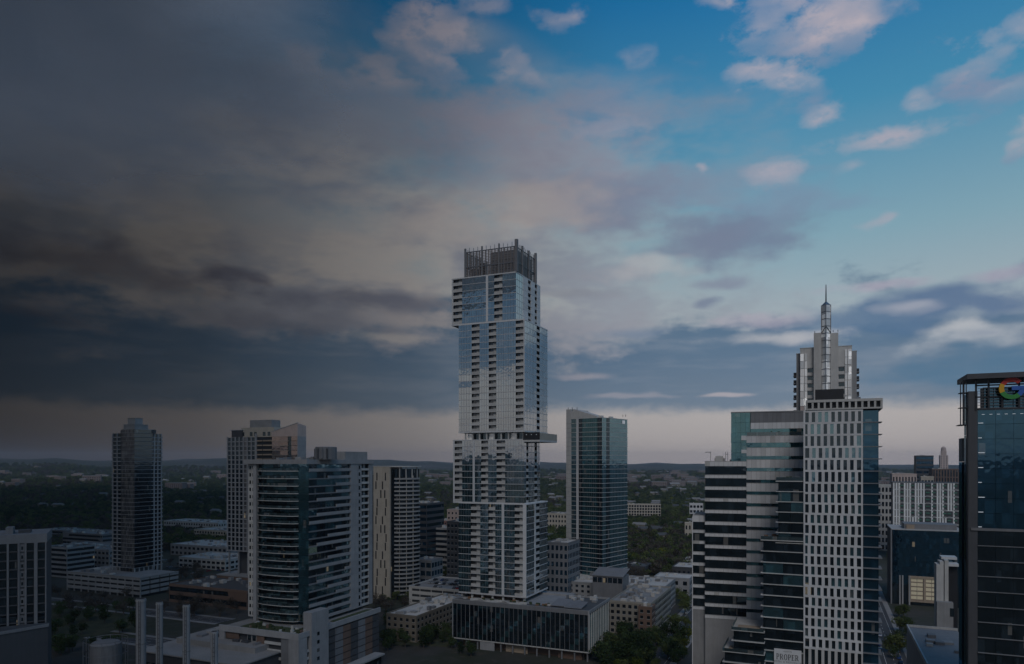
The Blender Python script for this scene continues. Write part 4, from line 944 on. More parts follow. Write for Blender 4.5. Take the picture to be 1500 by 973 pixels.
# ================================================================== left tower with twin white grids
def left_tower():
    b = Bld('grid_edge_tower', 'slim condo tower with dark glass corner between two white window grids', 'tower', 197, 540)
    n = 33; zb, zt = 17.0, b.Z(634); zs = levels(zb, zt, n)
    a0 = b.S(163); ag = b.S(176); t1 = b.T(238); tg = b.T(222)
    b.box('core_wall', a0 + 2.4, -2.4, 2.4, t1 - 2, 0, zt - .1, 'interior')
    b.box('corner_core', ag, -.4, .4, tg, 0, zt + 2, 'interior')
    b.slabs(ag, 0, 0, tg, zs, 'grey_concrete', .1, .3)
    for side, off, u0, u1 in (('F', 1.2, a0, ag), ('R', -1.2, tg, t1)):
        for k in range(n):
            b.piece('grid_beam', side, off, u0, u1, -.4, .15, zs[k] - .35, zs[k] + .35, 'weathered_white')
            m = 2 if side == 'F' else 3
            for i in range(m):
                q0, q1 = u0 + (u1 - u0) * i / m, u0 + (u1 - u0) * (i + 1) / m
                b.piece('window_pane', side, off, q0 + .3, q1 - .3, -.5, -.4, zs[k] + .2, zs[k + 1] - .2, 'glass_dark', .004)
            if k % 1 == 0:
                e = u0 if side == 'F' else u1
                b.piece('corner_balcony', side, off, e - 1.2 if side == 'F' else e, e if side == 'F' else e + 1.2, -2, .2, zs[k] - .15, zs[k] + .7, 'grey_concrete')
        for i in range(m + 1): b.piece('grid_pier', side, off, u0 + (u1 - u0) * i / m - .4, u0 + (u1 - u0) * i / m + .4, -.4, .18, zb - 3, zt, 'weathered_white')
    zg = b.Z(629); zc = levels(zb, zg, 35)
    for x0, x1 in ((178, 187), (187, 197)): b.panes('F', 0, b.S(x0), b.S(x1) - .03, zc, 'glass_dark', .25, mull=0, nmat=lambda k: 'glass_door')
    for x0, x1 in ((197, 205), (205, 213), (213, 222)): b.panes('R', 0, b.T(x0) + .03, b.T(x1) - .03, zc, 'glass_dark', .25, mull=0)
    # stepped crown
    for xl, xr, y0, t in ((178, 222, 629, .2), (181, 217, 622, 1.2), (187, 209, 612.5, 3.0)):
        u0 = b.S(xl, t); w1 = b.T(xr, -t) if t else b.T(xr); z = b.Z(y0)
        b.box('crown_block', u0, -t, t, w1, zt - 1, z, 'grey_concrete' if t > 1 else 'mid_grey')
        b.box('crown_rim', u0 - .2, -t + .2, t - .2, w1 + .2, z, z + .4, 'grey_concrete')
    b.box('roof_unit', -1.5, .2, tg + .5, tg + 4, zt, zt + 3, 'dark_grey')
    for i in range(7):
        u = a0 + 1 - a0 * i / 7.; b.box('column', u - .5, u + .5, .4, 1.2, 12, zb, 'grey_concrete')
        w = .5 + (t1 - 1) * i / 6; b.box('column', -1.0, -.2, w - .5, w + .5, 12, zb, 'grey_concrete')
    b.finish()
    c = Bld('garage_base', 'open white garage base with long parking slots under the slim grid-edged tower', 'garage', 205, 512)
    l0 = c.S(98); t1 = c.T(262); zz = levels(0, 14, 4)
    c.box('core_wall', l0 + 1.5, -1.5, 1.5, t1 - 1, 0, 13.8, 'interior'); c.box('roof_slab', l0 - .1, .1, -.1, t1 + .1, 13.8, 14.2, 'grey_roof')
    for k in range(4):
        m = 5
        for i in range(m): c.piece('parking_rail', 'F', 0, l0 + (-l0) * i / m + .4, l0 + (-l0) * (i + 1) / m - .4, -.3, 0, zz[k] + 2.0, zz[k + 1] + .7, 'grey_concrete')
        for i in range(4): c.piece('parking_rail', 'R', 0, t1 * i / 4 + .4, t1 * (i + 1) / 4 - .4, -.3, 0, zz[k] + 2.0, zz[k + 1] + .7, 'grey_concrete')
    for i in range(11): u = l0 - l0 * i / 10; c.box('column', u - .4, u + .4, .05, .8, 0, 14, 'grey_concrete')
    roof_units(c, l0 + 2, c.S(160), 2, 20, 14.2, 10, 31)
    c.finish()
left_tower()

# ================================================================== pale grid tower with a wedge roof
def wedge_tower():
    b = Bld('wedge_tower', 'tall pale tower with window grid, warm reflecting glass and slanted wedge top', 'tower', 436, 505)
    a0, am, ae = b.S(333), b.S(374), b.S(398); t1 = b.T(448.5) ; zt = b.Z(640, -30); zb = 32.; n = 25
    zs = levels(zb, zt, n)
    b.box('core_wall', a0 + .6, -.6, .6, t1 - .3, zb, zt - .3, 'interior'); b.box('lower_core', a0 + 6, -5, 5, t1 - .5, 0, zb, 'dark_grey')
    m = 7
    for k in range(n):
        b.piece('grid_beam', 'F', 0, a0, am, -.4, .05, zs[k] - .25, zs[k] + .45, 'weathered_white')
        for i in range(m):
            q0, q1 = a0 + (am - a0) * i / m, a0 + (am - a0) * (i + 1) / m
            b.piece('window_pane', 'F', 0, q0 + .5, q1 - .5, -.45, -.4, zs[k] + .45, zs[k + 1] - .25, 'glass_dark' if i not in (4,) else 'glass_door', .004)
        b.balcs('F', 0, am + .2, b.S(384), [zs[k], zs[k + 1]], 'tan', 1.4, 1.0, 'beige', 'glass_dark', .4)
        b.balcs('F', 0, b.S(385), ae, [zs[k], zs[k + 1]], 'tan', 1.4, 1.0, 'beige', 'glass_dark', .4)
        for x0, x1 in ((398.3, 410), (410.2, 421.5), (426.5, 435.8)): b.piece('window_pane', 'F', 0, b.S(x0), b.S(x1), -.2, -.1, zs[k] + .25, zs[k + 1] - .02, 'glass_warm', .006)
        b.piece('balcony_rail', 'F', 0, b.S(398), b.S(424), -.1, .5, zs[k], zs[k] + .22, 'beige')
        b.piece('slot_window', 'F', 0, b.S(421.8), b.S(426.2), -.5, -.4, zs[k] + .1, zs[k + 1], 'glass_dark', .004)
        b.piece('wall_panel', 'R', 0, 0, t1, -.3, 0, zs[k] + .02, zs[k + 1] - .02, 'weathered_white')
        b.piece('edge_balcony', 'L', a0, 1, 5, 0, .9, zs[k] - .1, zs[k] + .8, 'weathered_white')
    for i in range(m + 1): b.piece('grid_pier', 'F', 0, a0 + (am - a0) * i / m - .5, a0 + (am - a0) * i / m + .5, -.4, .12, zb - .5, zt + .3, 'weathered_white')
    b.piece('wall_edge', 'F', 0, b.S(373.5), b.S(376), -.4, .3, zb, zt + 2.5, 'weathered_white')
    # wedge: the glass wall climbs to the right
    zl, zr = b.Z(633, ae), b.Z(620, 0)
    b.add('wedge_top', [(ae, -.05, zt), (0, -.05, zt), (0, t1, zt), (ae, t1, zt), (ae, -.05, zl), (0, -.05, zr), (0, t1, zr - 1.5), (ae, t1, zl - 1)],
          [(0, 1, 5, 4), (1, 2, 6, 5), (2, 3, 7, 6), (3, 0, 4, 7), (4, 5, 6, 7)], 'pink_stone')
    b.add('wedge_coping', [(ae, -.2, zl), (.1, -.2, zr), (.1, .6, zr), (ae, .6, zl), (ae, -.2, zl + .5), (.1, -.2, zr + .5), (.1, .6, zr + .5), (ae, .6, zl + .5)],
          [(0, 3, 2, 1), (4, 5, 6, 7), (0, 1, 5, 4), (1, 2, 6, 5), (2, 3, 7, 6), (3, 0, 4, 7)], 'weathered_white')
    b.box('penthouse', b.S(337), b.S(352), 1.5, 8, zt, b.Z(631, a0), 'dark_grey'); b.box('penthouse_roof', b.S(336), b.S(353), 1, 8.5, b.Z(631, a0), b.Z(630, a0), 'weathered_white')
    b.box('penthouse', b.S(349), b.S(398), 2.5, 12, zt, b.Z(626, am), 'beige')
    for x in (354, 366, 372, 385, 392): b.piece('penthouse_window', 'F', 2.5, b.S(x, 2.5), b.S(x + 4, 2.5), 0, .08, zt + .8, zt + 3.8, 'glass_dark')
    b.box('machine_room', b.S(366, 4), b.S(398, 4), 4, 13, b.Z(626, am) + .01, b.Z(615, am), 'grey_concrete')
    for i in range(8): u = a0 + 1.0 + (-2 - a0) * i / 7; b.box('column', u - .5, u + .5, .6, 1.6, 14, zb, 'weathered_white')
    b.box('podium', a0 - 4, 6, -6, t1 + 4, 0, 14, 'brown_brick'); b.box('podium_roof', a0 - 4.3, 6.3, -6.3, t1 + 4.3, 14, 14.8, 'grey_concrete')
    b.finish()
wedge_tower()

# ================================================================== beige slot tower with the curved balcony side
def slot_tower():
    b = Bld('slot_window_tower', 'beige slab tower with staggered slot windows and curved balcony flank', 'tower', 571, 505)
    a0 = b.S(547); zt = b.Z(684); 
    b.box('slab_wall', a0, 0, 0, 16, 0, zt, 'beige'); b.box('roof_slab', a0 - .3, .2, -.2, 16.2, zt, zt + .6, 'pale_concrete')
    rowh = 6.25; k = 0; z = zt - 4
    pat = ((.18, .70), (.12, .52), (.42, .66), (.20, .74))
    while z - rowh > 1:
        for q in pat[k % 4]:
            b.piece('slot_window', 'F', 0, a0 * (1 - q), a0 * (1 - q) + 1.0, -.1, .04, z - 5.8, z - .2, 'black_panel')
        z -= rowh; k += 1
    b.box('dark_return', a0 - 3.5, a0 - .02, 3, 14, 0, zt - 6, 'glass_dark')
    nf = 28; fz = levels(3, zt - 9, nf)
    r = b.T(600, 0) if False else 14.5
    cx, cy = .6, 17.0
    arc = [(cx + r * sin(a) * .86, cy - r * cos(a)) for a in [radians(10 + 85 * i / 12) for i in range(13)]]
    poly = arc + [(cx, cy + 4), (0.05, cy + 4), (.05, 1.5)]
    v, f = prism(poly, 0, zt - 1.5); b.add('curved_core', v, f, 'glass_dark')
    big = [(cx + (r + 1.1) * sin(a) * .86, cy - (r + 1.1) * cos(a)) for a in [radians(9 + 86 * i / 12) for i in range(13)]]
    ring = big + arc[::-1]
    v, f = prism(ring, 0, .22); s1 = b.add('balcony_slab', v, f, 'pale_concrete'); s1.location.z = fz[0]
    rim = [(cx + (r + 1.05) * sin(a) * .86, cy - (r + 1.05) * cos(a)) for a in [radians(9 + 86 * i / 12) for i in range(13)]]
    rin = [(cx + (r + .95) * sin(a) * .86, cy - (r + .95) * cos(a)) for a in [radians(9 + 86 * i / 12) for i in range(13)]]
    v, f = prism(rim + rin[::-1], .22, 1.1); s2 = b.add('rail', v, f, 'grey_concrete', s1)
    for k in range(1, nf + 1): c = copy_tree(s1, b.root); c.location.z = fz[k]
    for k in range(nf + 1):
        for i in (2, 5, 8): 
            a = radians(10 + 85 * i / 12); b.box('balcony_wall', cx + (r + .1) * sin(a) * .86, cx + (r + .9) * sin(a) * .86, cy - (r + .5) * cos(a) - .15, cy - (r + .5) * cos(a) + .15, fz[k] + .2, fz[k] + 2.7, 'beige')
    tops = [(cx + (r + 1.6) * sin(a) * .86, cy - (r + 1.6) * cos(a)) for a in [radians(5 + 95 * i / 12) for i in range(13)]]
    v, f = prism(tops + [(cx, cy + 5), (0, cy + 5), (0, 0)], zt - .2, zt + .5); b.add('canopy', v, f, 'pale_concrete')
    for a in (25, 45, 65, 85): b.box('crown_column', cx + r * sin(radians(a)) * .86 - .3, cx + r * sin(radians(a)) * .86 + .3, cy - r * cos(radians(a)) - .5, cy - r * cos(radians(a)) + .1, zt - 8.5, zt - .2, 'pale_concrete')
    b.finish()
slot_tower()

# ================================================================== generic low and mid-rise blocks
def block(name, label, cat, px, Y, pl, depth, zt, floors, wall, roof='white_roof', win='glass_dark', bay=4.0, th=23.6, wfrac=.45, hfrac=.5, units=11, seed=1, group=None, z0=0., side=True, parapet=.8, style='punched', blank=()):
    b = Bld(name, label, cat, px, Y, th, group, z0)
    a0 = b.S(pl); zs = levels(z0, zt - .3, floors); h = zs[1] - zs[0]
    b.box('wall', a0, 0, 0, depth, z0, zt - .02, wall)
    b.box('roof', a0 + .3, -.3, .3, depth - .3, zt - .02, zt + .08, roof)
    for (x0, x1, y0, y1) in ((a0 - .12, .12, -.12, .3), (a0 - .12, .12, depth - .3, depth + .12)): b.box('parapet', x0, x1, y0, y1, zt - .3, zt + parapet, wall)
    for x in (a0 - .12, -.3): b.box('parapet', x, x + .42, .3, depth - .3, zt - .3, zt + parapet, wall)
    for sd, off, u0, u1 in (('F', 0, a0, 0.),) + ((('R', 0, 0., depth),) if side else ()):
        n = max(1, round((u1 - u0) / bay)); w = (u1 - u0) / n
        for k in range(floors):
            if style == 'band':
                b.piece('window_band', sd, off, u0 + .4, u1 - .4, -.1, .05, zs[k] + h * .35, zs[k] + h * .85, win, .002)
                b.piece('slab_edge', sd, off, u0, u1, 0, .22, zs[k] + h * .90, zs[k + 1], wall)
            elif style == 'garage':
                b.piece('parking_slot', sd, off, u0 + 2.5, u1 - 1, -.05, .03, zs[k] + h * .45, zs[k] + h * .85, 'interior')
                for i in range(1, n): b.piece('parking_post', sd, off, u0 + w * i - .25, u0 + w * i + .25, .03, .1, zs[k] + h * .42, zs[k] + h * .88, wall)
            else:
                for i in range(n):
                    c = u0 + w * (i + .5)
                    if (i, k) in blank: continue
                    b.piece('window', sd, off, c - w * wfrac / 2, c + w * wfrac / 2, -.1, .04, zs[k] + h * (.5 - hfrac / 2), zs[k] + h * (.5 + hfrac / 2), win, .004)
                    b.piece('sill', sd, off, c - w * wfrac / 2 - .1, c + w * wfrac / 2 + .1, 0, .15, zs[k] + h * (.5 - hfrac / 2) - .15, zs[k] + h * (.5 - hfrac / 2), 'pale_concrete')
    if units: roof_units(b, a0 + 1, -1, 1, depth - 1, zt + .08, units, seed)
    return b
def B_(*a, **k): b = block(*a, **k); b.finish(); return b

# middle distance, left of the stacked tower
B_('dark_glass_block', 'dark glass office block with thin floor lines behind the curved balcony flank', 'building', 625, 600, 597, 30, wz(739, 600), 12, 'dark_grey', 'grey_roof', 'glass_navy', style='band')
B_('dark_slab_block', 'narrow dark building with faint horizontal bars beside the stacked glass tower', 'building', 676, 505, 654.5, 18, wz(766, 505), 13, 'dark_grey', 'grey_roof', 'glass_dark', bay=3, wfrac=.6, units=2)
B_('pink_stone_block', 'pinkish stone block with small punched windows rising behind the dark slab', 'building', 676, 590, 655, 20, wz(748, 590), 14, 'pink_stone', 'grey_roof', 'glass_dark', bay=3.2, wfrac=.4, hfrac=.4, units=4)
B_('balcony_flats', 'slim white block of flats with recessed balconies left of the pink stone block', 'building', 636, 640, 625, 14, wz(757, 640), 13, 'pale_concrete', 'grey_roof', 'glass_dark', bay=3.0, wfrac=.65, hfrac=.6, units=2)
B_('brick_flats', 'reddish brick mid-rise between the white flats and the pink stone block', 'building', 655, 700, 641, 20, wz(764, 700), 12, 'brick_red', 'white_roof', 'glass_dark', units=3)
B_('terrace_flats', 'pale stepped flats with wide terraces below the reddish brick mid-rise', 'building', 655, 610, 634, 22, wz(775, 610), 9, 'grey_concrete', 'white_roof', 'glass_dark', style='band', units=4)
B_('flat_roofed_store', 'grey store with white framed windows at the foot of the dark glass block', 'building', 632, 560, 607, 18, wz(822, 560), 3, 'grey_concrete', 'mid_grey', 'glass_navy', bay=5, wfrac=.8, hfrac=.6, units=2)
gar = B_('parking_garage', 'white open-sided parking garage with cars on its roof deck', 'garage', 700, 452, 599, 42, 15.0, 4, 'pale_concrete', 'grey_roof', style='garage', units=0, bay=9)
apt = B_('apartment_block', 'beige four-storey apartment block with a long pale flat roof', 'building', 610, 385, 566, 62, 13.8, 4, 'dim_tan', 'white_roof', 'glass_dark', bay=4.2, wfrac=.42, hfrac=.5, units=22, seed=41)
B_('blue_grey_block', 'blue grey office block with paired windows between the stacked and teal towers', 'building', 832, 470, 800, 25, wz(797, 470), 8, 'mid_grey', 'white_roof', 'glass_navy', bay=3.2, wfrac=.55, hfrac=.6, units=5)
# right of the podium
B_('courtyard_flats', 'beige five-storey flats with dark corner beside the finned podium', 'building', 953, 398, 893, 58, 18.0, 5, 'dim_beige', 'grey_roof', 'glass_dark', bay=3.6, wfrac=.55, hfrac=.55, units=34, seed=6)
B_('brown_corner_block', 'brown brick stair block at the corner of the beige flats', 'building', 955, 393, 935, 9, 17.0, 5, 'brown_brick', 'grey_roof', 'glass_dark', bay=3.2, wfrac=.45, units=1)
B_('broad_flat_block', 'broad low block with pale cluttered flat roof behind the finned podium', 'building', 972, 452, 800, 40, 17.2, 5, 'grey_concrete', 'white_roof', 'glass_dark', bay=4, units=60, seed=8)
B_('white_hall', 'long white single-storey hall at the far end of the tree-lined street', 'building', 1010, 520, 958, 22, 12., 2, 'weathered_white', 'white_roof', 'glass_dark', bay=6, units=2)
B_('dark_shed', 'low dark shed with pale roof strips beyond the beige flats', 'building', 945, 600, 900, 24, 9, 1, 'dark_grey', 'dark_roof', 'glass_dark', units=3)
B_('long_shed', 'long dark warehouse with light roof edge in front of the wood', 'building', 1026, 585, 985, 30, 10, 1, 'dark_grey', 'white_roof', 'glass_dark', units=4)
B_('hillside_condos', 'long white four-storey condos with deep balconies among the trees', 'building', 968, 1180, 905, 16, 27, 4, 'beige', 'white_roof', 'glass_dark', bay=4.5, wfrac=.7, hfrac=.7, th=10, units=6, z0=8)
B_('hillside_villa', 'white modern villa with flat roofs high in the wood', 'building', 1030, 1150, 1010, 14, 30, 2, 'white_panel', 'white_roof', 'glass_dark', bay=5, wfrac=.7, th=12, units=2, z0=14)
B_('hillside_house', 'pale low-roofed house below the modern villa', 'building', 1028, 900, 1003, 12, 20, 2, 'beige', 'white_roof', 'glass_dark', bay=4, th=15, units=2)

# right edge
def striped():
    b = Bld('striped_apartments', 'white apartment slab with narrow vertical slits and green shaded balcony columns', 'building', 1406, 690)
    a0 = b.S(1308); zt = b.Z(708); zb = 30.; zs = levels(zb, zt, 7)
    b.box('wall', a0, 0, 0, 22, 0, zt, 'dark_grey'); b.box('roof', a0 - .5, .5, -.5, 22.5, zt, zt + .6, 'dark_grey')
    x = 1308.; 
    balc = ((1318, 1324, 0, 7), (1334, 1339, 2, 7), (1345, 1350, 0, 4), (1356, 1362, 0, 7), (1365, 1370.5, 0, 7), (1381, 1386, 2, 7), (1388, 1393, 0, 3), (1397, 1402, 0, 7))
    p = 1308.
    while p < 1404:
        for k in range(7):
            inb = [q for q in balc if q[0] - .5 <= p < q[1] and q[2] <= k < q[3]]
            if not inb: b.piece('white_pier', 'F', 0, b.S(p), b.S(p + 2.5), 0, .35, zs[k], zs[k + 1], 'bright_white')
        p += 4.0
    for xa, xb, k0, k1 in balc:
        for k in range(k0 * 2, k1 * 2):
            z = zb + (zt - zb) * k / 14; b.piece('balcony', 'F', 0, b.S(xa), b.S(xb), 0, .7, z + .1, z + 1.2, 'green_roof' if k % 2 else 'grey_concrete')
    for k in range(8): b.piece('white_band', 'F', 0, a0, 0, 0, .38, zs[k] - .3, zs[k] + .3, 'bright_white')
    b.box('base', a0 + 4, .5, -4, 20, 0, zb - .4, 'grey_concrete'); b.box('base_roof', a0 + 3, 1, -6, -.4, zb - .4, zb + 1, 'mid_grey'); b.box('lift_house', a0 + 8, a0 + 16, -3.6, -.5, zb + 1, zb + 3.2, 'tan')
    b.finish()
striped()
B_('green_roofed_block', 'grey office grid with a green roof beside the striped apartments', 'building', 1312, 780, 1270, 30, wz(712, 780), 9, 'pale_concrete', 'green_roof', 'glass_dark', bay=3.6, wfrac=.6, hfrac=.6, units=2)
B_('pale_courthouse', 'pale stone block seen over the striped apartments', 'building', 1343, 1000, 1307, 40, wz(695, 1000), 6, 'pink_stone', 'white_roof', 'glass_dark', units=4)
B_('cream_annex', 'small cream annex in front of the brown colonnaded block', 'building', 1368, 930, 1349, 20, wz(699, 930), 5, 'beige', 'white_roof', 'glass_dark', wfrac=.7, units=2)
B_('navy_slab', 'plain navy glass slab tower with antennas on the skyline', 'tower', 1367.5, 1150, 1342, 30, wz(668, 1150), 14, 'dark_grey', 'dark_roof', 'glass_navy', style='band', units=6)
B_('colonnade_block', 'brown stone block with pale top arcade and vertical ribs', 'building', 1408, 1020, 1366, 40, wz(688, 1020), 8, 'brown_brick', 'white_roof', 'glass_dark', bay=3.6, wfrac=.5, hfrac=.9, units=6)
def clock_tower():
    b = Bld('stone_tower', 'pale stone belfry tower with stepped top on the far skyline', 'tower', 1389, 2200)
    a0 = b.S(1377); zt = b.Z(667)
    b.box('shaft', a0, 0, 0, 22, 0, zt, 'pink_stone'); b.box('upper_stage', a0 + 4, -4, 4, 18, zt, zt + 14, 'pink_stone')
    v, f = lathe([(7, zt + 14), (7, zt + 22), (4, zt + 26), (0.5, zt + 28)], 8); b.add('belfry', [(x + a0 / 2, y + 11, z) for x, y, z in v], f, 'pink_stone')
    for k in range(10): 
        for i in range(3): b.piece('window', 'F', 0, a0 + (-a0) * (i + .3) / 3, a0 + (-a0) * (i + .6) / 3, 0, .2, zt - 6 - k * 7, zt - 2 - k * 7, 'glass_dark')
    b.finish()
clock_tower()
def blue_block():
    b = Bld('blue_glass_block', 'smooth navy glass block with a lit beige window portal at street level', 'building', 1415, 474)
    a0 = b.S(1306); zt = b.Z(778, -20); n = 12
    b.box('core_wall', a0 + .3, 0, .3, 40, 0, zt - .2, 'interior'); zs = levels(14, zt, 9)
    for k in range(9):
        for i in range(n): b.piece('window_pane', 'F', 0, a0 - a0 * i / n + .02, a0 - a0 * (i + 1) / n - .02, -.1, 0, zs[k] + .04, zs[k + 1] - .04, 'glass_navy', .002)
    b.box('roof', a0, 0, 0, 40, zt, zt + .5, 'pale_concrete'); b.box('roof_house', b.S(1326), b.S(1404), 6, 26, zt + .5, zt + 4, 'mid_grey'); b.box('roof_house', b.S(1329), b.S(1341), 5, 5.9, zt + .5, zt + 3.4, 'tan')
    b.piece('corner_post', 'F', 0, a0 - .6, a0 + .3, -.2, .3, 0, zt + .2, 'mid_grey')
    p0, p1 = b.S(1333), b.S(1376); z0, z1 = b.Z(880, -25), b.Z(848, -25)
    b.box('portal_frame', p0 - 1, p1 + 1, -.8, -.1, z1, z1 + 1.6, 'tan'); b.box('portal_frame', p0 - 1, p1 + 1, -.8, -.1, z0 - 1.2, z0, 'tan')
    for u in (p0 - 1, (p0 + p1) / 2 - .7, p1 - .4): b.box('portal_pier', u, u + 1.4, -.8, -.1, z0, z1, 'tan')
    for i in range(2):
        for k in range(5):
            u0 = p0 + .5 + (p1 - p0) / 2 * i; u1 = u0 + (p1 - p0) / 2 - 1.4
            for j in range(2): b.piece('lit_window', 'F', 0, u0 + (u1 - u0) * j / 2 + .1, u0 + (u1 - u0) * (j + 1) / 2 - .1, .12, .18, z0 + (z1 - z0) * k / 5 + .7, z0 + (z1 - z0) * (k + 1) / 5 - .1, 'lamp_warm')
            b.piece('window_bar', 'F', 0, u0, u1, .1, .3, z0 + (z1 - z0) * k / 5 + .1, z0 + (z1 - z0) * k / 5 + .62, 'tan')
    for x in (1317, 1321, 1331): b.piece('street_pier', 'F', 0, b.S(x), b.S(x + 2.2), 0, 1, 0, 20, 'grey_concrete')
    for i in range(n): b.piece('window_pane', 'F', 0, a0 - a0 * i / n + .02, a0 - a0 * (i + 1) / n - .02, -.1, 0, .2, 13.9, 'glass_dark', .003)
    b.finish()
blue_block()
def fin_house():
    b = Bld('pale_fin_building', 'pale stepped building with tall fins and white roof slabs beside the navy glass block', 'building', 1405, 335)
    a0 = b.S(1371); zt = b.Z(826, -6)
    b.box('core_wall', a0 + 5, 0, 4, 22, 0, zt - 1, 'black_panel')
    for x, y in ((1371, 826), (1376, 822), (1383, 820)): u = b.S(x, 2); b.box('tall_fin', u, u + 1.6, .5, 8, 0, b.Z(y, u, 2), 'pale_concrete')
    for x0, x1, y, t in ((1379, 1402, 816, 6), (1383, 1405, 826, 1)): b.box('roof_slab', b.S(x0, t), b.S(x1, t), t, t + 7, b.Z(y, -4, t) - 1.2, b.Z(y, -4, t), 'white_panel')
    b.box('lower_wall', a0, b.S(1395), -3, .4, 0, b.Z(880, a0), 'grey_concrete'); b.box('dark_opening', b.S(1390), b.S(1396), -3.1, -3.01, b.Z(900, a0), b.Z(888, a0), 'glass_dark')
    b.finish()
fin_house()
def flat_roof():
    b = Bld('flat_grey_roof_building', 'low building with plain grey flat roof and pale parapet beside the street', 'building', 1420, 232)
    a0 = b.S(1358); 
    b.box('wall', a0, 6, 0, 62, 0, 29.8, 'grey_concrete'); b.box('roof', a0 + .4, 5.6, .4, 61.6, 29.8, 30.0, 'mid_grey')
    b.box('parapet', a0 - .1, a0 + .4, -.1, 62.1, 29.5, 30.9, 'pale_concrete'); b.box('parapet', a0 + .4, 6, 61.7, 62.1, 29.5, 30.9, 'pale_concrete')
    roof_units(b, a0 + 2, 4, 10, 58, 30, 6, 17, hmax=1.2)
    b.finish()
flat_roof()

# left foreground
def left_flats():
    b = Bld('riverside_flats', 'dark balcony apartment block with pale vertical piers at the waterfront', 'building', 68, 280, th=-29)
    a0 = b.S(-70); zt = b.Z(796, -8); n = 14; zs = levels(18, zt, n)
    b.box('wall', a0, 0, .6, 24, 0, zt, 'dark_grey'); b.box('roof_band', a0, .2, 0, 24, zt, b.Z(783, -8), 'mid_grey'); b.box('roof_house', b.S(6), b.S(17), 4, 10, zt + 3, zt + 6, 'mid_grey'); b.box('roof_house', b.S(24), b.S(42), 6, 12, zt + 3, zt + 4.6, 'dark_grey')
    for x, w in ((10, 3), (26, 3), (36, 3), (50, 5), (-8, 3), (-24, 3), (66, 2)): b.piece('pier', 'F', 0, b.S(x), b.S(x + w), -.5, .4, 18, zt, 'mid_grey')
    for k in range(n):
        for x0, x1 in ((-21, -9), (-5, 9), (13, 25), (39, 49), (55, 65.5)):
            b.piece('balcony_rail', 'F', 0, b.S(x0), b.S(x1), -.2, .2, zs[k] + .1, zs[k] + .5, 'dark_grey')
            b.piece('window_pane', 'F', 0, b.S(x0), b.S(x1), -.58, -.5, zs[k] + .2, zs[k + 1] - .15, 'glass_dark', .004)
        b.piece('window', 'F', 0, b.S(29.3), b.S(35.6), -.4, .0, zs[k] + .2, zs[k + 1] - .4, 'mid_grey'); b.piece('window', 'F', 0, b.S(31), b.S(34), .0, .06, zs[k] + .9, zs[k] + 2.2, 'glass_dark')
    b.finish()
    c = Bld('curved_base_wall', 'long plain grey base wall of the waterfront apartment block', 'wall', 70, 272, th=-29)
    a0 = c.S(-90); zt = c.Z(918, 0)
    v, f = prism([(a0, -12), (a0 * .5, -8), (0, 0), (0, 8), (a0, 8)], 0, zt); c.add('wall', v, f, 'dark_grey')
    v, f = prism([(a0, -12.4), (a0 * .5, -8.4), (.4, -.2), (.4, .6), (a0 * .5, -7.4), (a0, -11.4)], zt, zt + 1.0); c.add('coping', v, f, 'mid_grey')
    c.box('terrace_deck', a0, -.5, 2, 8, zt, zt + .1, 'dark_roof'); c.finish()
left_flats()
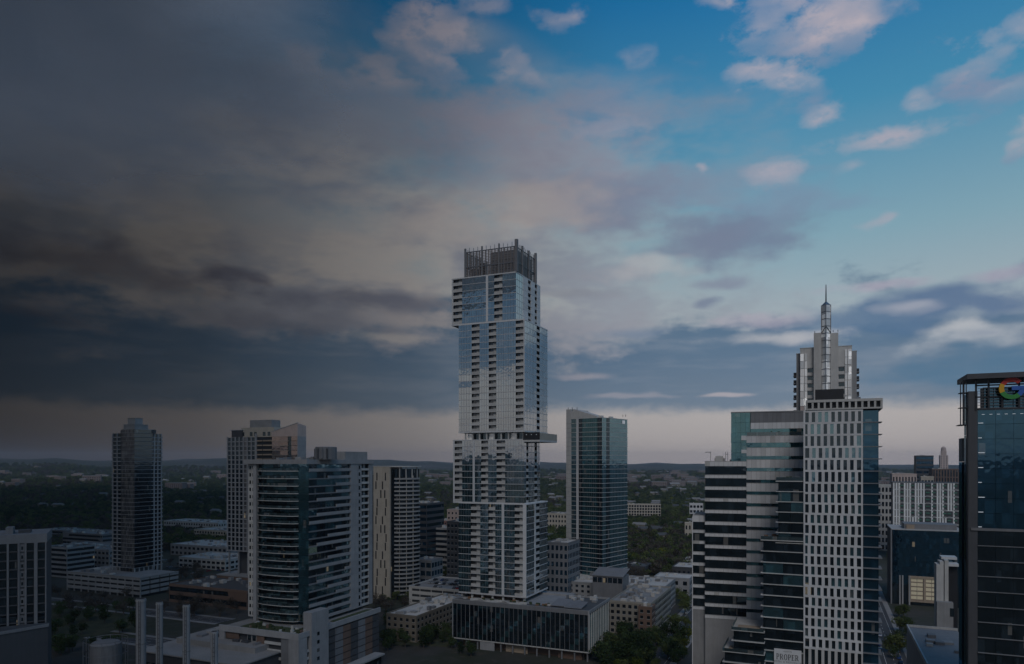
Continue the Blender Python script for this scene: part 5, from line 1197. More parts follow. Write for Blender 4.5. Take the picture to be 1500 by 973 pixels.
def power_plant():
    b = Bld('power_station_hall', 'old power station hall with broad pale roof beside the smokestacks', 'building', 352, 268)
    a0 = b.S(206); zt = 21.5
    b.box('wall', a0, 0, 0, 46, 0, zt - .5, 'dark_grey'); b.box('roof', a0 - .8, .8, -.8, 46.8, zt - .5, zt, 'grey_roof'); b.box('roof_step', a0 + 4, -6, 14, 40, zt, zt + 2.2, 'grey_roof')
    for i in range(9): b.piece('window_pane', 'F', 0, a0 - a0 * i / 9 + .5, a0 - a0 * (i + 1) / 9 - .5, 0, .1, 6, 17, 'glass_dark', .004)
    roof_units(b, a0 + 6, -8, 16, 38, zt + 2.2, 30, 77, mats=('grey_concrete', 'dark_grey', 'mid_grey'), hmax=1.2); b.finish()
    for px, wpx, ytop, Y, lab in ((206.5, 13.5, 877, 262, 'thick pale smokestack, widest of the row beside the old power station'), (233.5, 9.5, 882, 257, 'slim pale smokestack standing next to the widest stack'),
                            (273, 10, 886, 252, 'slim pale smokestack between its neighbours in front of the pale hall roof'), (314, 10, 925, 244, 'short pale smokestack, lowest of the row')):
        r = wpx * Y / F / 2; zt2 = wz(ytop, Y)
        o = bpy.data.objects.new('smokestack', None); col.objects.link(o); o.location = (wx(px, Y), Y, 0); tag(o, lab, 'smokestack', 'power station smokestacks')
        v, f = lathe([(r * 1.12, 0), (r * 1.03, zt2 * .5), (r, zt2 - 1.2), (r, zt2)], 20); sh = mesh_obj('shaft', v, f, 'stack_paint', o, smooth=False)
        v, f = lathe([(r * 1.08, zt2 - 1.0), (r * 1.08, zt2 - .4)], 20); mesh_obj('collar', v, f, 'grey_concrete', o)
        v, f = lathe([(r * .8, zt2 - .3), (r * .8, zt2 + .05)], 20); mesh_obj('flue_mouth', v, f, 'black_panel', o)
        for k in range(int(zt2 / 1.5)): v, f = prism([(-.28 + r * .3, -r * 1.25), (.28 + r * .3, -r * 1.25), (.28 + r * .3, -r * 1.2), (-.28 + r * .3, -r * 1.2)], k * 1.5, k * 1.5 + .12); mesh_obj('ladder_rung', v, f, 'dark_steel', sh)
        for x in (-.3, .3): v, f = prism([(x - .05 + r * .3, -r * 1.27), (x + .05 + r * .3, -r * 1.27), (x + .05 + r * .3, -r * 1.2), (x - .05 + r * .3, -r * 1.2)], 0, zt2 - .5); mesh_obj('ladder_rail', v, f, 'dark_steel', sh)
        for k in range(3): v, f = lathe([(r * 1.09, zt2 * (.25 + .2 * k)), (r * 1.09, zt2 * (.25 + .2 * k) + .3)], 20); mesh_obj('hoop', v, f, 'mid_grey', sh)
    # intake tank in its guard frame
    Y = 262; o = bpy.data.objects.new('water_tank', None); col.objects.link(o); o.location = (wx(155, Y), Y, 0); tag(o, 'round blue-grey water tank inside a thin steel frame', 'tank')
    zt2 = wz(940, Y); v, f = lathe([(5.2, 0), (5.2, zt2 - .6), (4.4, zt2), (.3, zt2 + .6)], 28); mesh_obj('tank_shell', v, f, 'mid_grey', o, smooth=False)
    n = 10
    for i in range(n):
        a = 2 * pi * i / n; x, y = 7.2 * cos(a), 7.2 * sin(a); v, f = lathe([(.12, 0), (.12, zt2 + .8)], 6); mesh_obj('frame_post', [(p + x, q + y, r) for p, q, r in v], f, 'steel', o)
    for z in (zt2 + .8, zt2 - 4, zt2 - 9): v, f = lathe([(7.3, z), (7.3, z + .15)], 30); v2, f2 = lathe([(7.1, z), (7.1, z + .15)], 30); mesh_obj('frame_ring', v + v2, [q for q in f[:-2]] + [tuple(60 + j for j in q[::-1]) for q in f2[:-2]], 'steel', o)
power_plant()
# low city around the left tower
R = random.Random(33)
low = [  # px, Y, left px, depth, height, floors, wall, roof, label
 (160, 640, 72, 40, 18, 4, 'grey_concrete', 'grey_roof', 'long grey warehouse-like block left of the slim grid-edged tower'),
 (150, 720, 92, 30, 24, 6, 'mid_grey', 'grey_roof', 'dark stepped offices behind the long grey block'),
 (98, 600, 66, 25, 25, 6, 'grey_concrete', 'dark_roof', 'grey flats with tall window slots behind the waterfront apartments'),
 (330, 640, 262, 40, 9, 2, 'pale_concrete', 'white_roof', 'low white-roofed store right of the slim grid-edged tower'),
 (332, 720, 250, 46, 11, 2, 'grey_concrete', 'white_roof', 'wide pale-roofed market hall behind the low store'),
 (335, 860, 284, 40, 14, 3, 'beige', 'white_roof', 'beige three-storey offices on the slope behind the market hall'),
 (320, 960, 240, 40, 15, 3, 'pale_concrete', 'white_roof', 'white-roofed school-like block at the edge of the wood'),
 (362, 470, 248, 46, 12, 2, 'brown_brick', 'dark_roof', 'brown brick hall with dark ribbed roof near the smokestacks'),
 (368, 545, 330, 25, 10, 2, 'dark_grey', 'grey_roof', 'dark low hall under the pale wedge-topped tower'),
 (145, 850, 60, 30, 13, 3, 'mid_grey', 'grey_roof', 'grey roofed offices at the foot of the dark wooded slope'),
 (600, 640, 575, 18, 20, 5, 'brick_red', 'grey_roof', 'brick building glimpsed behind the beige slot-window tower'),
 (830, 640, 800, 24, 21, 5, 'beige', 'white_roof', 'beige flats in the gap behind the blue grey office block'),
 (1032, 640, 1000, 24, 8, 1, 'white_panel', 'white_roof', 'small white shed right of the long dark warehouse'),
 (830, 980, 800, 30, 26, 4, 'beige', 'white_roof', 'pale terrace houses in the gap between the stacked and teal towers'),
 (662, 860, 632, 30, 22, 5, 'grey_concrete', 'white_roof', 'white-roofed grey offices beyond the reddish brick mid-rise')]
for i, (px, Y, pl, d, h, fl_, wl, rf, lb) in enumerate(low):
    B_('low_building', lb, 'building', px, Y, pl, d, h, fl_, wl, rf, 'glass_dark', bay=R.uniform(4, 6), wfrac=R.uniform(.4, .7), units=26, seed=100 + i, style=R.choice(('punched', 'punched', 'band')))

# ================================================================== terrain, streets
def terrain_h(x, y):
    r = sqrt(x * x + y * y); a = math.degrees(atan2(x, y))
    t = max(0., min(1., (r - 750) / 2500)); t = t * t * (3 - 2 * t)
    h = t * (10 + 9 * sin(x * .0031 + 1.3) * cos(y * .0023) + 6 * sin(x * .0075 + y * .005))
    # distant ridges: higher on the left
    left = max(0., min(1., (14 - a) / 30.)) if a > -150 else 0.
    far = max(0., min(1., (r - 4200) / 3800)); far = far * far * (3 - 2 * far)
    h += far * (52 + 58 * left + 10 * sin(a * .55 + 1) + 5 * sin(a * 1.7) + 2.5 * sin(a * 4.3))
    return h
def terrain():
    rings = [0, 60, 150, 250, 400, 550, 700] + [700 * 1.09 ** i for i in range(1, 33)]
    n = 220; v = [(0, 0, 0)]; f = []
    for r in rings[1:]:
        for i in range(n):
            a = 2 * pi * i / n; x, y = r * sin(a), r * cos(a); v.append((x, y, terrain_h(x, y) if r > 650 else 0))
    for i in range(n): f.append((0, 1 + (i + 1) % n, 1 + i))
    for j in range(len(rings) - 2):
        for i in range(n):
            p, q = 1 + j * n + i, 1 + j * n + (i + 1) % n; f.append((p, q, q + n, p + n))
    m, T = new_mat('ground')
    pos = T.node('ShaderNodeNewGeometry').outputs['Position']
    dist = T.vm('LENGTH', T.vm('MULTIPLY', pos, (1, 1, 0)))
    n1 = T.noise(pos, .02, 5, .6); n2 = T.noise(pos, .15, 4, .6); n3 = T.noise(pos, .0022, 4, .55); n4 = T.noise(pos, .006, 6, .7)
    near = T.mix(T.sm(n1, .4, .6), (.038, .036, .032), (.020, .026, .014)); near = T.mix(T.sm(n2, .5, .75), near, (.055, .050, .045))
    wood = T.mix(T.sm(n4, .35, .65), (.014, .022, .013), (.036, .044, .024)); wood = T.mix(T.sm(n3, .52, .66), wood, (.060, .056, .046))
    vor = T.node('ShaderNodeTexVoronoi'); T.put(vor.inputs['Vector'], pos); vor.inputs['Scale'].default_value = .012
    pale = T.m('MULTIPLY', T.sm(vor.outputs['Distance'], .22, .14), T.sm(n3, .50, .60)); wood = T.mix(T.m('MULTIPLY', pale, .8), wood, (.28, .26, .25))
    cc = T.mix(T.sm(dist, 650, 900), near, wood)
    finish_mat(T, principled(T, cc, .95, 0, T.noise(pos, .03, 5, .7), .6))
    o = mesh_obj('ground', v, f, 'ground', smooth=True); o['kind'] = 'structure'; return o
terrain()
E, V = (cos(radians(23.6)), -sin(radians(23.6))), (sin(radians(23.6)), cos(radians(23.6)))
def strip(name, p, d, L, W, z, mat, kind='structure', parent=None):
    n = (-d[1], d[0]); a = [(p[0] + n[0] * s * W / 2 + d[0] * t * L, p[1] + n[1] * s * W / 2 + d[1] * t * L) for s, t in ((-1, 0), (-1, 1), (1, 1), (1, 0))]
    poly = a[::-1]
    v, f = prism(poly, 0.0 if z > .05 else z - .002, z) if z > .05 else ([(x, y, z) for x, y in a[::-1]], [(0, 1, 2, 3)])
    if z <= .05 and ((a[0][0] - a[1][0]) * (a[2][1] - a[1][1]) - (a[0][1] - a[1][1]) * (a[2][0] - a[1][0])) < 0: f = [(3, 2, 1, 0)]
    o = mesh_obj(name, v, f, mat, parent)
    if kind: o['kind'] = kind
    return o
def street(name, p, d, L, W, lanes=2, z=.006):
    r = strip(name, p, d, L, W, z, 'asphalt'); n = (-d[1], d[0])
    for s in (-1, 1):
        q = (p[0] + n[0] * s * (W / 2 + 1.6), p[1] + n[1] * s * (W / 2 + 1.6)); strip('pavement', q, d, L, 3.0, .13 + (z - .006), 'pavement')
        k = strip('edge_line', (p[0] + n[0] * s * (W / 2 - 2.2), p[1] + n[1] * s * (W / 2 - 2.2)), d, L, .14, z + .005, 'paint_white', None, r)
    t = 2.
    while t < min(L, 420):
        strip('lane_dash', (p[0] + d[0] * t, p[1] + d[1] * t), d, 3., .16, z + .005, 'paint_white', None, r); t += 9.
    return r
def gpt(x, y, z=0.): Y = gy(y, z); return (wx(x, Y), Y)
s1 = gpt(905, 975); s1 = (s1[0] - V[0] * 120, s1[1] - V[1] * 120)
street('street', (wx(968, 360) - V[0] * 160, 360 - V[1] * 160), V, 520, 14)
street('street', (wx(1316, 330) - V[0] * 150, 330 - V[1] * 150), V, 700, 12)
street('road', (wx(480, 340) - E[0] * 160, 340 - E[1] * 160), E, 420, 13, z=.016)
street('street', (wx(150, 480) - E[0] * 220, 480 - E[1] * 220), E, 330, 11, z=.016)
m_, T_ = new_mat('grass'); pos_ = T_.node('ShaderNodeNewGeometry').outputs['Position']
finish_mat(T_, principled(T_, T_.mix(T_.sm(T_.noise(pos_, .12, 5, .65), .35, .65), (.018, .026, .010), (.045, .048, .020)), .95, 0, T_.noise(pos_, 1.5, 3), .8))
for (x0, y0), (x1, y1), (x2, y2), (x3, y3) in ((gpt(70, 880), gpt(215, 888), gpt(200, 935), gpt(60, 930)), (gpt(565, 945), gpt(660, 948), gpt(663, 930), gpt(585, 925)), (gpt(868, 968), gpt(950, 975), gpt(990, 905), gpt(925, 925))):
    o = mesh_obj('grass_field', [(x0, y0, .03), (x1, y1, .03), (x2, y2, .03), (x3, y3, .03)], [(3, 2, 1, 0)], 'grass'); o['kind'] = 'structure'
    if o.data.polygons[0].normal.z < 0: o.data.flip_normals()

# ================================================================== trees
def crown_mesh(name, mat, H, W, nleaf, size, seed, lobes=9):
    R = np.random.RandomState(seed); V_, F_ = [], []
    cs = []
    for i in range(lobes):
        a = R.uniform(0, 2 * pi); rr = R.uniform(.1, .62) * W / 2; z = R.uniform(.38, .86) * H
        cs.append((rr * cos(a), rr * sin(a), z, R.uniform(.20, .36) * W))
    for i in range(nleaf):
        cx, cy, cz, cr = cs[R.randint(lobes)]
        d = R.normal(size=3); d /= np.linalg.norm(d); p = np.array((cx, cy, cz)) + d * cr * R.uniform(.55, 1.08) * np.array((1, 1, .8))
        nrm = d + R.normal(size=3) * .6; nrm /= np.linalg.norm(nrm); u = np.cross(nrm, R.normal(size=3)); u /= np.linalg.norm(u); w = np.cross(nrm, u); s = size * R.uniform(.6, 1.3)
        k = len(V_); V_ += [p + (u + w * .3) * s, p + (w - u * .3) * s, p - (u + w * .3) * s, p - (w - u * .3) * s]; F_.append((k, k + 1, k + 2, k + 3))
    me = bpy.data.meshes.new(name); me.from_pydata([tuple(map(float, q)) for q in V_], [], F_); me.materials.append(MATS[mat]); return me
def trunk_mesh(H, W, seed):
    R = random.Random(seed); v, f = [], []
    def limb(p, q, r0, r1, n=6):
        k = len(v); d = (Vector(q) - Vector(p)).normalized(); u = d.orthogonal().normalized(); w = d.cross(u)
        for c, r in ((p, r0), (q, r1)):
            for i in range(n): v.append(tuple(Vector(c) + (u * cos(2 * pi * i / n) + w * sin(2 * pi * i / n)) * r))
        for i in range(n): f.append((k + i, k + (i + 1) % n, k + n + (i + 1) % n, k + n + i))
    limb((0, 0, -.2), (.1, .05, H * .42), H * .035, H * .022)
    for i in range(6):
        a = i * 1.05 + R.uniform(0, .5); limb((.1, .05, H * R.uniform(.28, .42)), (cos(a) * W * .33, sin(a) * W * .33, H * R.uniform(.6, .85)), H * .016, H * .005)
    me = bpy.data.meshes.new('trunk'); me.from_pydata(v, [], f); me.materials.append(MATS['bark']); return me
KIND = {'dark': ('leaf_dark', 'dark green tree'), 'mid': ('leaf_mid', 'green tree'), 'bright': ('leaf_bright', 'fresh yellow-green tree'), 'bare': ('leaf_bare', 'grey-brown barely leafed tree')}
TM = {k: [(crown_mesh('crown', KIND[k][0], 9, 8.5, 620 if k != 'bare' else 420, .34 if k != 'bare' else .26, 50 + i * 7 + j), trunk_mesh(9, 8.5, i)) for i in range(3)] for j, k in enumerate(KIND)}
def tree(kind, x, y, s, label, group, z=0.):
    cm, tm = random.choice(TM[kind]); o = bpy.data.objects.new('tree', None); col.objects.link(o); o.location = (x, y, z); o.scale = (s * random.uniform(.9, 1.1), s * random.uniform(.9, 1.1), s); o.rotation_euler.z = random.uniform(0, 6.28)
    tag(o, label, 'tree', group)
    for nm, me in (('crown', cm), ('trunk', tm)): c = bpy.data.objects.new(nm, me); col.objects.link(c); c.parent = o
groups = [  # kind, picture spots (x, y of the foot), size, label, group
 ('dark', [(880, 972), (900, 968), (915, 975), (930, 970), (945, 976), (872, 958), (890, 955), (925, 955), (942, 958)], 1.15, 'dark green tree in the clump beside the finned podium', 'trees beside the finned podium'),
 ('bright', [(905, 985), (935, 988)], .8, 'yellow-green young tree at the edge of the clump beside the podium', 'young trees beside the podium'),
 ('mid', [(955, 935), (963, 918), (970, 905), (977, 893), (984, 883), (991, 874), (960, 948)], .85, 'green street tree between the beige flats and the street', 'street trees beside the beige flats'),
 ('bright', [(1003, 952), (1000, 965), (1008, 938)], .75, 'yellow-green tree between the street and the banded tower', 'trees between the street and banded tower'),
 ('mid', [(1318, 925), (1323, 905), (1314, 945), (1310, 965)], .9, 'green street tree in front of the navy glass block', 'street trees by the navy glass block'),
 ('dark', [(575, 948), (590, 940), (640, 935), (650, 942), (630, 945), (655, 930), (662, 950), (675, 958), (690, 962)], .8, 'dark tree along the street by the beige apartment block', 'trees by the beige apartment block'),
 ('bare', [(250, 878), (262, 885), (275, 880), (288, 888), (300, 880), (312, 888), (325, 884), (338, 892), (350, 886), (296, 872), (330, 874), (268, 872)], 1.0, 'grey-brown tree in front of the brown brick hall', 'bare trees by the brown hall'),
 ('dark', [(92, 900), (105, 915), (128, 908), (150, 902), (170, 898), (190, 895), (120, 930), (85, 925)], .8, 'dark tree around the grass field below the slim tower', 'trees round the grass field'),
 ('bright', [(885, 862), (893, 858)], .75, 'yellow-green tree behind the low glass pavilion', 'trees behind the glass pavilion'),
 ('bare', [(905, 858), (915, 850), (925, 854), (935, 848), (945, 852)], 1.0, 'grey-brown tree behind the low glass pavilion', 'bare trees behind the pavilion'),
 ('mid', [(560, 882), (570, 886), (580, 880), (590, 884), (600, 880)], .75, 'green shrub-like tree in front of the white parking garage', 'trees by the parking garage')]
for kind, spots, s, lb, gr in groups:
    for x, y in spots: X_, Y_ = gpt(x, y); tree(kind, X_, Y_, s * random.uniform(.85, 1.2), lb, gr)

R = random.Random(61)
zones = [ # kind, picture area of the foot x0,x1,y0,y1, count, size, label, group
 ('dark', 868, 1000, 928, 990, 26, 1.1, 'dark green tree in the grove between the finned podium and the street', 'grove beside the podium'),
 ('mid', 868, 1000, 925, 990, 16, .95, 'lighter green tree in the grove between the finned podium and the street', 'lighter trees in the grove'),
 ('mid', 930, 1005, 868, 925, 16, .9, 'green tree along the street past the beige flats', 'trees past the beige flats'),
 ('bare', 72, 200, 872, 905, 18, 1.0, 'grey-brown tree at the edge of the field below the slim grid-edged tower', 'bare trees by the field'),
 ('dark', 75, 200, 905, 960, 18, .9, 'dark tree scattered over the field beside the water tank', 'trees over the field'),
 ('bare', 240, 372, 846, 905, 22, 1.1, 'grey-brown tree between the slim tower garage and the brown hall', 'bare trees between garage and hall'),
 ('bare', 240, 335, 778, 840, 14, 1.0, 'grey-brown tree among the white-roofed stores', 'bare trees among the stores'),
 ('dark', 70, 165, 775, 850, 10, 1.0, 'dark green tree among the grey offices left of the slim tower', 'trees among the grey offices'),
 ('dark', 560, 668, 900, 955, 22, .85, 'dark green tree around the beige apartment block', 'trees around the apartment block'),
 ('bare', 545, 600, 862, 905, 12, .9, 'grey-brown tree in front of the beige slot-window tower', 'bare trees by the slot-window tower'),
 ('mid', 596, 660, 800, 838, 12, 1.0, 'green tree behind the white parking garage', 'trees behind the garage'),
 ('mid', 1292, 1332, 780, 960, 14, 1.0, 'green tree lining the street right of the hotel', 'trees lining the hotel street'),
 ('bare', 895, 1012, 800, 862, 28, 1.15, 'grey-brown tree at the near edge of the wood beyond the flats', 'bare trees at the edge of the wood'),
 ('bright', 900, 1010, 770, 860, 9, 1.1, 'fresh yellow-green tree at the near edge of the wood', 'fresh trees at the edge of the wood')]
for kind, x0, x1, y0, y1, n, s, lb, gr in zones:
    for i in range(n):
        for tr in range(12):
            X_, Y_ = gpt(R.uniform(x0, x1), R.uniform(y0, y1))
            if not inside_building(X_, Y_): tree(kind, X_, Y_, s * R.uniform(.75, 1.25), lb, gr, terrain_h(X_, Y_) if Y_ > 650 else 0.); break

# the woods beyond: uncountable, one object per foliage colour, crowns instanced on scattered points
def wood(kind, pts, seed):
    src = bpy.data.objects.new('wood_tree', crown_mesh('wood_tree', KIND[kind][0], 9, 9.5, 170, .62, seed))
    me = bpy.data.meshes.new('woodland'); me.from_pydata([p[:3] for p in pts], [], [])
    at = me.attributes.new('sz', 'FLOAT', 'POINT'); at.data.foreach_set('value', [p[3] for p in pts])
    ar = me.attributes.new('rz', 'FLOAT', 'POINT'); ar.data.foreach_set('value', [random.uniform(0, 6.28) for p in pts])
    o = bpy.data.objects.new('woodland', me); col.objects.link(o); tag(o, kind='stuff')
    o['label'] = {'dark': 'dark green crowns of the wood beyond the city', 'mid': 'green crowns mixed through the far wood', 'bare': 'grey-brown crowns mixed through the far wood', 'bright': 'fresh yellow-green crowns dotted through the wood'}[kind]
    o['category'] = 'woodland'
    g = bpy.data.node_groups.new('scatter', 'GeometryNodeTree'); g.interface.new_socket('Geometry', in_out='INPUT', socket_type='NodeSocketGeometry'); g.interface.new_socket('Geometry', in_out='OUTPUT', socket_type='NodeSocketGeometry')
    N = g.nodes; gi, go = N.new('NodeGroupInput'), N.new('NodeGroupOutput'); ip = N.new('GeometryNodeInstanceOnPoints'); oi = N.new('GeometryNodeObjectInfo'); oi.inputs['Object'].default_value = src
    a1, a2 = N.new('GeometryNodeInputNamedAttribute'), N.new('GeometryNodeInputNamedAttribute'); a1.data_type = a2.data_type = 'FLOAT'; a1.inputs[0].default_value = 'sz'; a2.inputs[0].default_value = 'rz'
    cx = N.new('ShaderNodeCombineXYZ'); L = g.links
    L.new(gi.outputs[0], ip.inputs['Points']); L.new(oi.outputs['Geometry'], ip.inputs['Instance']); L.new(a1.outputs[0], ip.inputs['Scale']); L.new(a2.outputs[0], cx.inputs[2]); L.new(cx.outputs[0], ip.inputs['Rotation']); L.new(ip.outputs[0], go.inputs[0])
    md = o.modifiers.new('scatter', 'NODES'); md.node_group = g
R = random.Random(99); P_ = {k: [] for k in KIND}
for i in range(52000):
    Yd = 600 * (5200 / 600) ** (R.random() ** .9); xx = R.uniform(-.80, .80) * Yd
    px = CX + xx / Yd * F
    if Yd < 780 and not (895 < px < 1015 or 60 < px < 165 and Yd > 700 or 640 < px < 660): continue
    if 1285 < px < 1420 and Yd < 1500 and R.random() < .8: continue
    v_ = .5 + .5 * sin(xx * .006 + 2) * sin(Yd * .004 + 1) + R.uniform(-.4, .4)
    kind = 'bare' if v_ > .85 else ('mid' if v_ > .52 else 'dark')
    if R.random() < .012: kind = 'bright'
    if Yd < 1000 and px > 880 and R.random() < .5: kind = 'bare'
    if px > 600 and kind == 'dark' and R.random() < .5: kind = 'mid'
    sc = R.uniform(.75, 1.35) * (1 + max(0, Yd - 1800) / 2600.)
    P_[kind].append((xx, Yd, terrain_h(xx, Yd) - .6 * sc, sc))
for j, k in enumerate(P_): wood(k, P_[k], 300 + j)

# houses and blocks scattered through the woods
def house(kind):
    r = bpy.data.objects.new('house', None); col.objects.link(r)
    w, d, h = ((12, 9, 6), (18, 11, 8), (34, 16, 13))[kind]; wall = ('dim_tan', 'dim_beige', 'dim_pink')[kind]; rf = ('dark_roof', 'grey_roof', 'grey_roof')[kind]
    v = [(x * w / 2, y * d / 2, z) for z in (0, h) for x, y in ((-1, -1), (1, -1), (1, 1), (-1, 1))]
    mesh_obj('wall', v, CUBE_F.tolist(), wall, r)
    if kind < 2: mesh_obj('roof', [(-w / 2 - .6, -d / 2 - .6, h), (w / 2 + .6, -d / 2 - .6, h), (w / 2 + .6, d / 2 + .6, h), (-w / 2 - .6, d / 2 + .6, h), (-w / 2 - .6, 0, h + 3), (w / 2 + .6, 0, h + 3)], [(0, 1, 5, 4), (2, 3, 4, 5), (0, 4, 3), (1, 2, 5), (3, 2, 1, 0)], rf, r)
    else:
        v, f = prism([(-w / 2 - .3, -d / 2 - .3), (w / 2 + .3, -d / 2 - .3), (w / 2 + .3, d / 2 + .3), (-w / 2 - .3, d / 2 + .3)], h, h + .8); mesh_obj('roof', v, f, rf, r)
    n = (3, 4, 8)[kind]
    for k in range((1, 2, 3)[kind]):
        for i in range(n):
            x = -w / 2 + w * (i + .5) / n; z = 1.4 + k * 3.6
            v, f = prism([(x - .8, -d / 2 - .06), (x + .8, -d / 2 - .06), (x + .8, -d / 2 + .1), (x - .8, -d / 2 + .1)], z, z + 1.7); mesh_obj('window', v, f, 'glass_dark', r)
    return r
HP = [house(k) for k in range(3)]; used = [False] * 3
HL = [('small tan house with a dark gable roof among the distant trees', 'small houses in the wood'), ('beige two-storey house with grey gable roof among the distant trees', 'beige houses in the wood'), ('dull pinkish flat-roofed block in the far suburb', 'far suburban blocks')]
R = random.Random(5)
for i in range(230):
    Yd = R.uniform(850, 2600) if i < 110 else R.uniform(2300, 4800)
    px = R.choice((R.uniform(0, 165), R.uniform(238, 335), R.uniform(600, 664), R.uniform(800, 832), R.uniform(918, 1032), R.uniform(918, 1032), R.uniform(918, 1032), R.uniform(1290, 1345)))
    k = R.choice((0, 0, 1)) if i < 110 else R.choice((1, 2, 2))
    o = HP[k] if not used[k] else copy_tree(HP[k]); used[k] = True
    x = wx(px, Yd); o.location = (x, Yd, terrain_h(x, Yd) + (1.5 if i < 110 else 3.5)); o.rotation_euler.z = R.uniform(-.7, .5); s = 1.0 if i < 110 else R.uniform(1.0, 1.8); o.scale = (s, s, s)
    tag(o, HL[k][0], 'house' if k < 2 else 'building', HL[k][1])

# ================================================================== cars
def car_proto():
    r = bpy.data.objects.new('parked_car', None); col.objects.link(r)
    prof = [(-2.2, .35), (-2.25, .75), (-1.9, .95), (-1.2, 1.0), (-.75, 1.45), (.75, 1.48), (1.35, 1.0), (2.1, .88), (2.25, .6), (2.2, .35)]
    def ext(pr, w, nm, mat):
        n = len(pr); v = [(x, -w / 2, z) for x, z in pr] + [(x, w / 2, z) for x, z in pr]; f = [tuple(range(n)), tuple(range(2 * n - 1, n - 1, -1))] + [((i + 1) % n, i, n + i, n + (i + 1) % n) for i in range(n)]
        return mesh_obj(nm, v, f, mat, r)
    ext(prof, 1.76, 'body', 'car_white'); ext([(-1.05, 1.02), (-.70, 1.40), (.70, 1.43), (1.2, 1.02)], 1.80, 'side_windows', 'car_glass')
    for nm, q in (('windscreen', [(.80, 1.47), (1.36, 1.02)]), ('rear_window', [(-1.22, 1.02), (-.80, 1.45)])):
        (x0, z0), (x1, z1) = q; d = .02; mesh_obj(nm, [(x0, -.75, z0 + d), (x1, -.75, z1 + d), (x1, .75, z1 + d), (x0, .75, z0 + d)], [(0, 1, 2, 3)], 'car_glass', r)
    v, f = lathe([(.33, -.11), (.33, .11)], 12)
    for x in (-1.4, 1.4):
        for y in (-.8, .8): wl = mesh_obj('wheel', [(p + x, q + y, s + .33) for p, s, q in v], f, 'rubber', r); v3, f3 = lathe([(.18, -.12), (.18, .12)], 10); mesh_obj('rim', [(p + x, q + y, s + .33) for p, s, q in v3], f3, 'steel', wl)
    return r
CAR = car_proto(); CB = {}
def body_for(c):
    if c not in CB:
        me = CAR.children[0].data.copy(); me.materials.clear(); me.materials.append(MATS['car_' + c]); CB[c] = me
    return CB[c]
NC = 0
def car(x, y, z, rz, c, label, group):
    global NC
    o = CAR if NC == 0 else copy_tree(CAR); NC += 1
    o.location = (x, y, z); o.rotation_euler.z = rz; tag(o, label, 'car', group)
    for ch in o.children:
        if ch.name.startswith('body'): ch.data = body_for(c)
R = random.Random(12); cs = ['white', 'black', 'silver', 'grey', 'grey', 'red', 'blue', 'silver', 'black']
ae, av = atan2(E[1], E[0]), atan2(V[1], V[0])
P0 = gar.root.location; 
for c in cs[:0]: pass
def local(b, a, t): return (b.P[0] + b.e[0] * a + b.v[0] * t, b.P[1] + b.e[1] * a + b.v[1] * t)
for row in range(3):
    for i in range(14):
        if R.random() < .45: continue
        c = R.choice(cs); a = gar.S(606) + 2.8 * i; p = local(gar, a, 5 + row * 12); car(p[0], p[1], 15.1, av + R.choice((0, pi)), c, f'{c} car parked on the roof deck of the white garage', 'cars on the garage roof')
base = (wx(480, 340) - E[0] * 160, 340 - E[1] * 160)
for i in range(60):
    t = R.uniform(60, 320); o = R.choice((-3.2, 3.2, 5.3, -5.3)); c = R.choice(cs); n = (-E[1], E[0]); x, y = base[0] + E[0] * t + n[0] * o, base[1] + E[1] * t + n[1] * o
    if i > 24: continue
    car(x, y, .02, ae + (pi if o > 0 else 0), c, f'{c} car on the road in front of the finned podium', 'cars on the road')
base = (wx(1316, 330) - V[0] * 150, 330 - V[1] * 150)
for i in range(16):
    t = 70 + i * 11 + R.uniform(-3, 3); o = R.choice((-2.6, 2.6, 4.8)); c = R.choice(cs); n = (-V[1], V[0]); car(base[0] + V[0] * t + n[0] * o, base[1] + V[1] * t + n[1] * o, .01, av, c, f'{c} car on the street beside the grid-faced hotel', 'cars beside the hotel')
base = (wx(968, 360) - V[0] * 160, 360 - V[1] * 160)
for i in range(10):
    t = 120 + i * 24 + R.uniform(-6, 6); o = R.choice((-3, 3, 5.2)); c = R.choice(cs); n = (-V[1], V[0]); car(base[0] + V[0] * t + n[0] * o, base[1] + V[1] * t + n[1] * o, .01, av, c, f'{c} car on the tree-lined street', 'cars on the tree-lined street')
for i in range(40):
    x, y = gpt(R.uniform(240, 330), R.uniform(815, 842)); c = R.choice(cs); car(x, y, .0, av + R.choice((0, pi)), c, f'{c} car in the lot right of the slim grid-edged tower', 'cars in the left lot')

# ================================================================== air
def haze():
    v = [(x, y, z) for z in (-12, 236) for x, y in ((-10500, -10500), (10500, -10500), (10500, 10500), (-10500, 10500))]
    m = bpy.data.materials.new('haze'); m.use_nodes = True; nt = m.node_tree; nt.nodes.clear()
    pv = nt.nodes.new('ShaderNodeVolumePrincipled'); pv.inputs['Color'].default_value = (.72, .80, .95, 1); pv.inputs['Density'].default_value = 5.5e-5; pv.inputs['Anisotropy'].default_value = .2
    out = nt.nodes.new('ShaderNodeOutputMaterial'); nt.links.new(pv.outputs[0], out.inputs['Volume'])
    o = mesh_obj('haze', v, CUBE_F.tolist(), None); o.data.materials.append(m); o['kind'] = 'stuff'
haze()

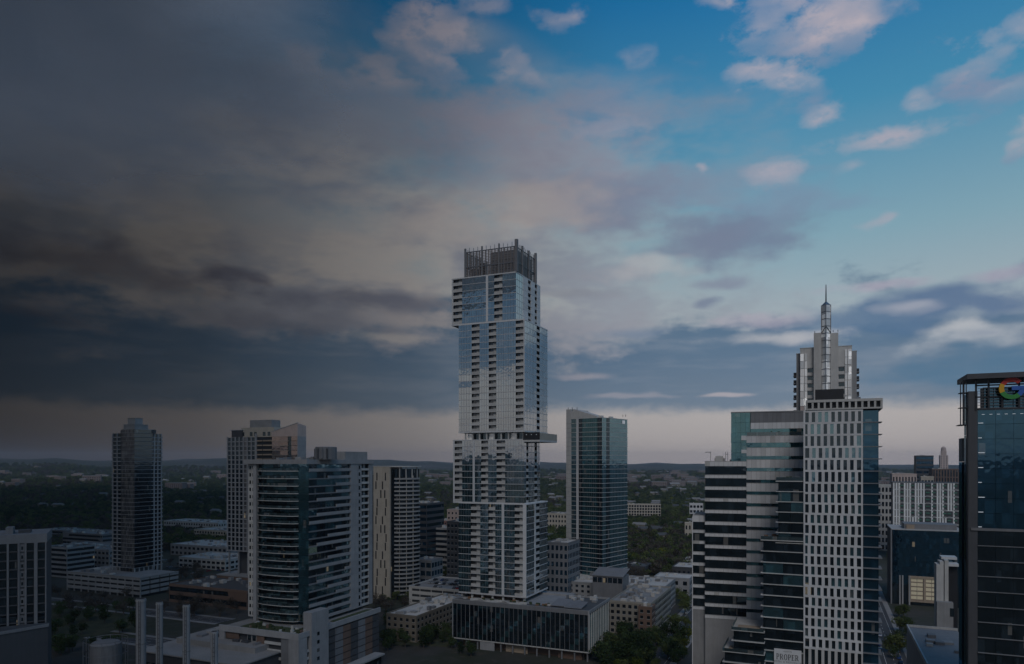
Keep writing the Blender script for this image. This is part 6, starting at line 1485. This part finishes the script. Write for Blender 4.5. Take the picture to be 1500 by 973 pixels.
# ================================================================== cloud sheet added to shade the city's left side, partly behind the camera
def shading_cloud():
    nx, ny = 90, 100; x0, x1, y0, y1 = -3400., 60., -1300., 3400.
    R = np.random.RandomState(4); ph = R.uniform(0, 6.28, 12)
    def bump(x, y): return 26 * sin(x * .0021 + ph[0]) * sin(y * .0017 + ph[1]) + 14 * sin(x * .0063 + y * .003 + ph[2]) + 8 * sin(x * .011 - y * .009 + ph[3]) + 5 * sin(y * .021 + x * .006 + ph[4])
    v, f = [], []
    for s in (0, 1):
        for j in range(ny + 1):
            for i in range(nx + 1):
                x, y = x0 + (x1 - x0) * i / nx, y0 + (y1 - y0) * j / ny
                th = 70 * min(1., (x1 - x) / 500., (y1 - y) / 600., (x - x0) / 500., (y - y0) / 500.)
                v.append((x, y, 760 + bump(x, y) * (.6 if s else 1) + (th if s else -th * .5)))
    n = (nx + 1) * (ny + 1)
    for j in range(ny):
        for i in range(nx):
            p = j * (nx + 1) + i; f.append((p + nx + 1, p + nx + 2, p + 1, p)); f.append((n + p, n + p + 1, n + p + nx + 2, n + p + nx + 1))
    m, T = new_mat('shading_cloud')
    pos = T.node('ShaderNodeNewGeometry').outputs['Position']; sep = T.node('ShaderNodeSeparateXYZ'); T.put(sep.inputs[0], pos)
    nz = T.noise(pos, .0016, 5, .58); nf = T.noise(pos, .006, 4, .6)
    w = T.m('ADD', T.m('MULTIPLY', T.m('SUBTRACT', nz, .5), 900.), T.m('MULTIPLY', T.m('SUBTRACT', nf, .5), 260.))
    d = T.sm(T.m('ADD', sep.outputs[0], w), -20., -560.)
    d = T.m('MULTIPLY', d, T.m('MULTIPLY', T.sm(T.m('ADD', sep.outputs[1], w), 2000., 900.), T.sm(sep.outputs[0], 55., -160.)))
    d = T.m('MULTIPLY', d, T.sm(T.m('ADD', nz, T.m('MULTIPLY', nf, .4)), .38, .80, .62, .95))
    df = T.node('ShaderNodeBsdfDiffuse'); T.put(df.inputs[0], (.68, .71, .76, 1)); tl = T.node('ShaderNodeBsdfTranslucent'); T.put(tl.inputs[0], (.60, .62, .65, 1))
    ad = T.node('ShaderNodeMixShader'); ad.inputs[0].default_value = .5; T.nt.links.new(df.outputs[0], ad.inputs[1]); T.nt.links.new(tl.outputs[0], ad.inputs[2])
    tr = T.node('ShaderNodeBsdfTransparent'); mx = T.node('ShaderNodeMixShader'); T.put(mx.inputs[0], d)
    T.nt.links.new(tr.outputs[0], mx.inputs[1]); T.nt.links.new(ad.outputs[0], mx.inputs[2]); finish_mat(T, mx.outputs[0])
    o = mesh_obj('shading_cloud', v, f, 'shading_cloud', smooth=True); o['kind'] = 'stuff'
shading_cloud()
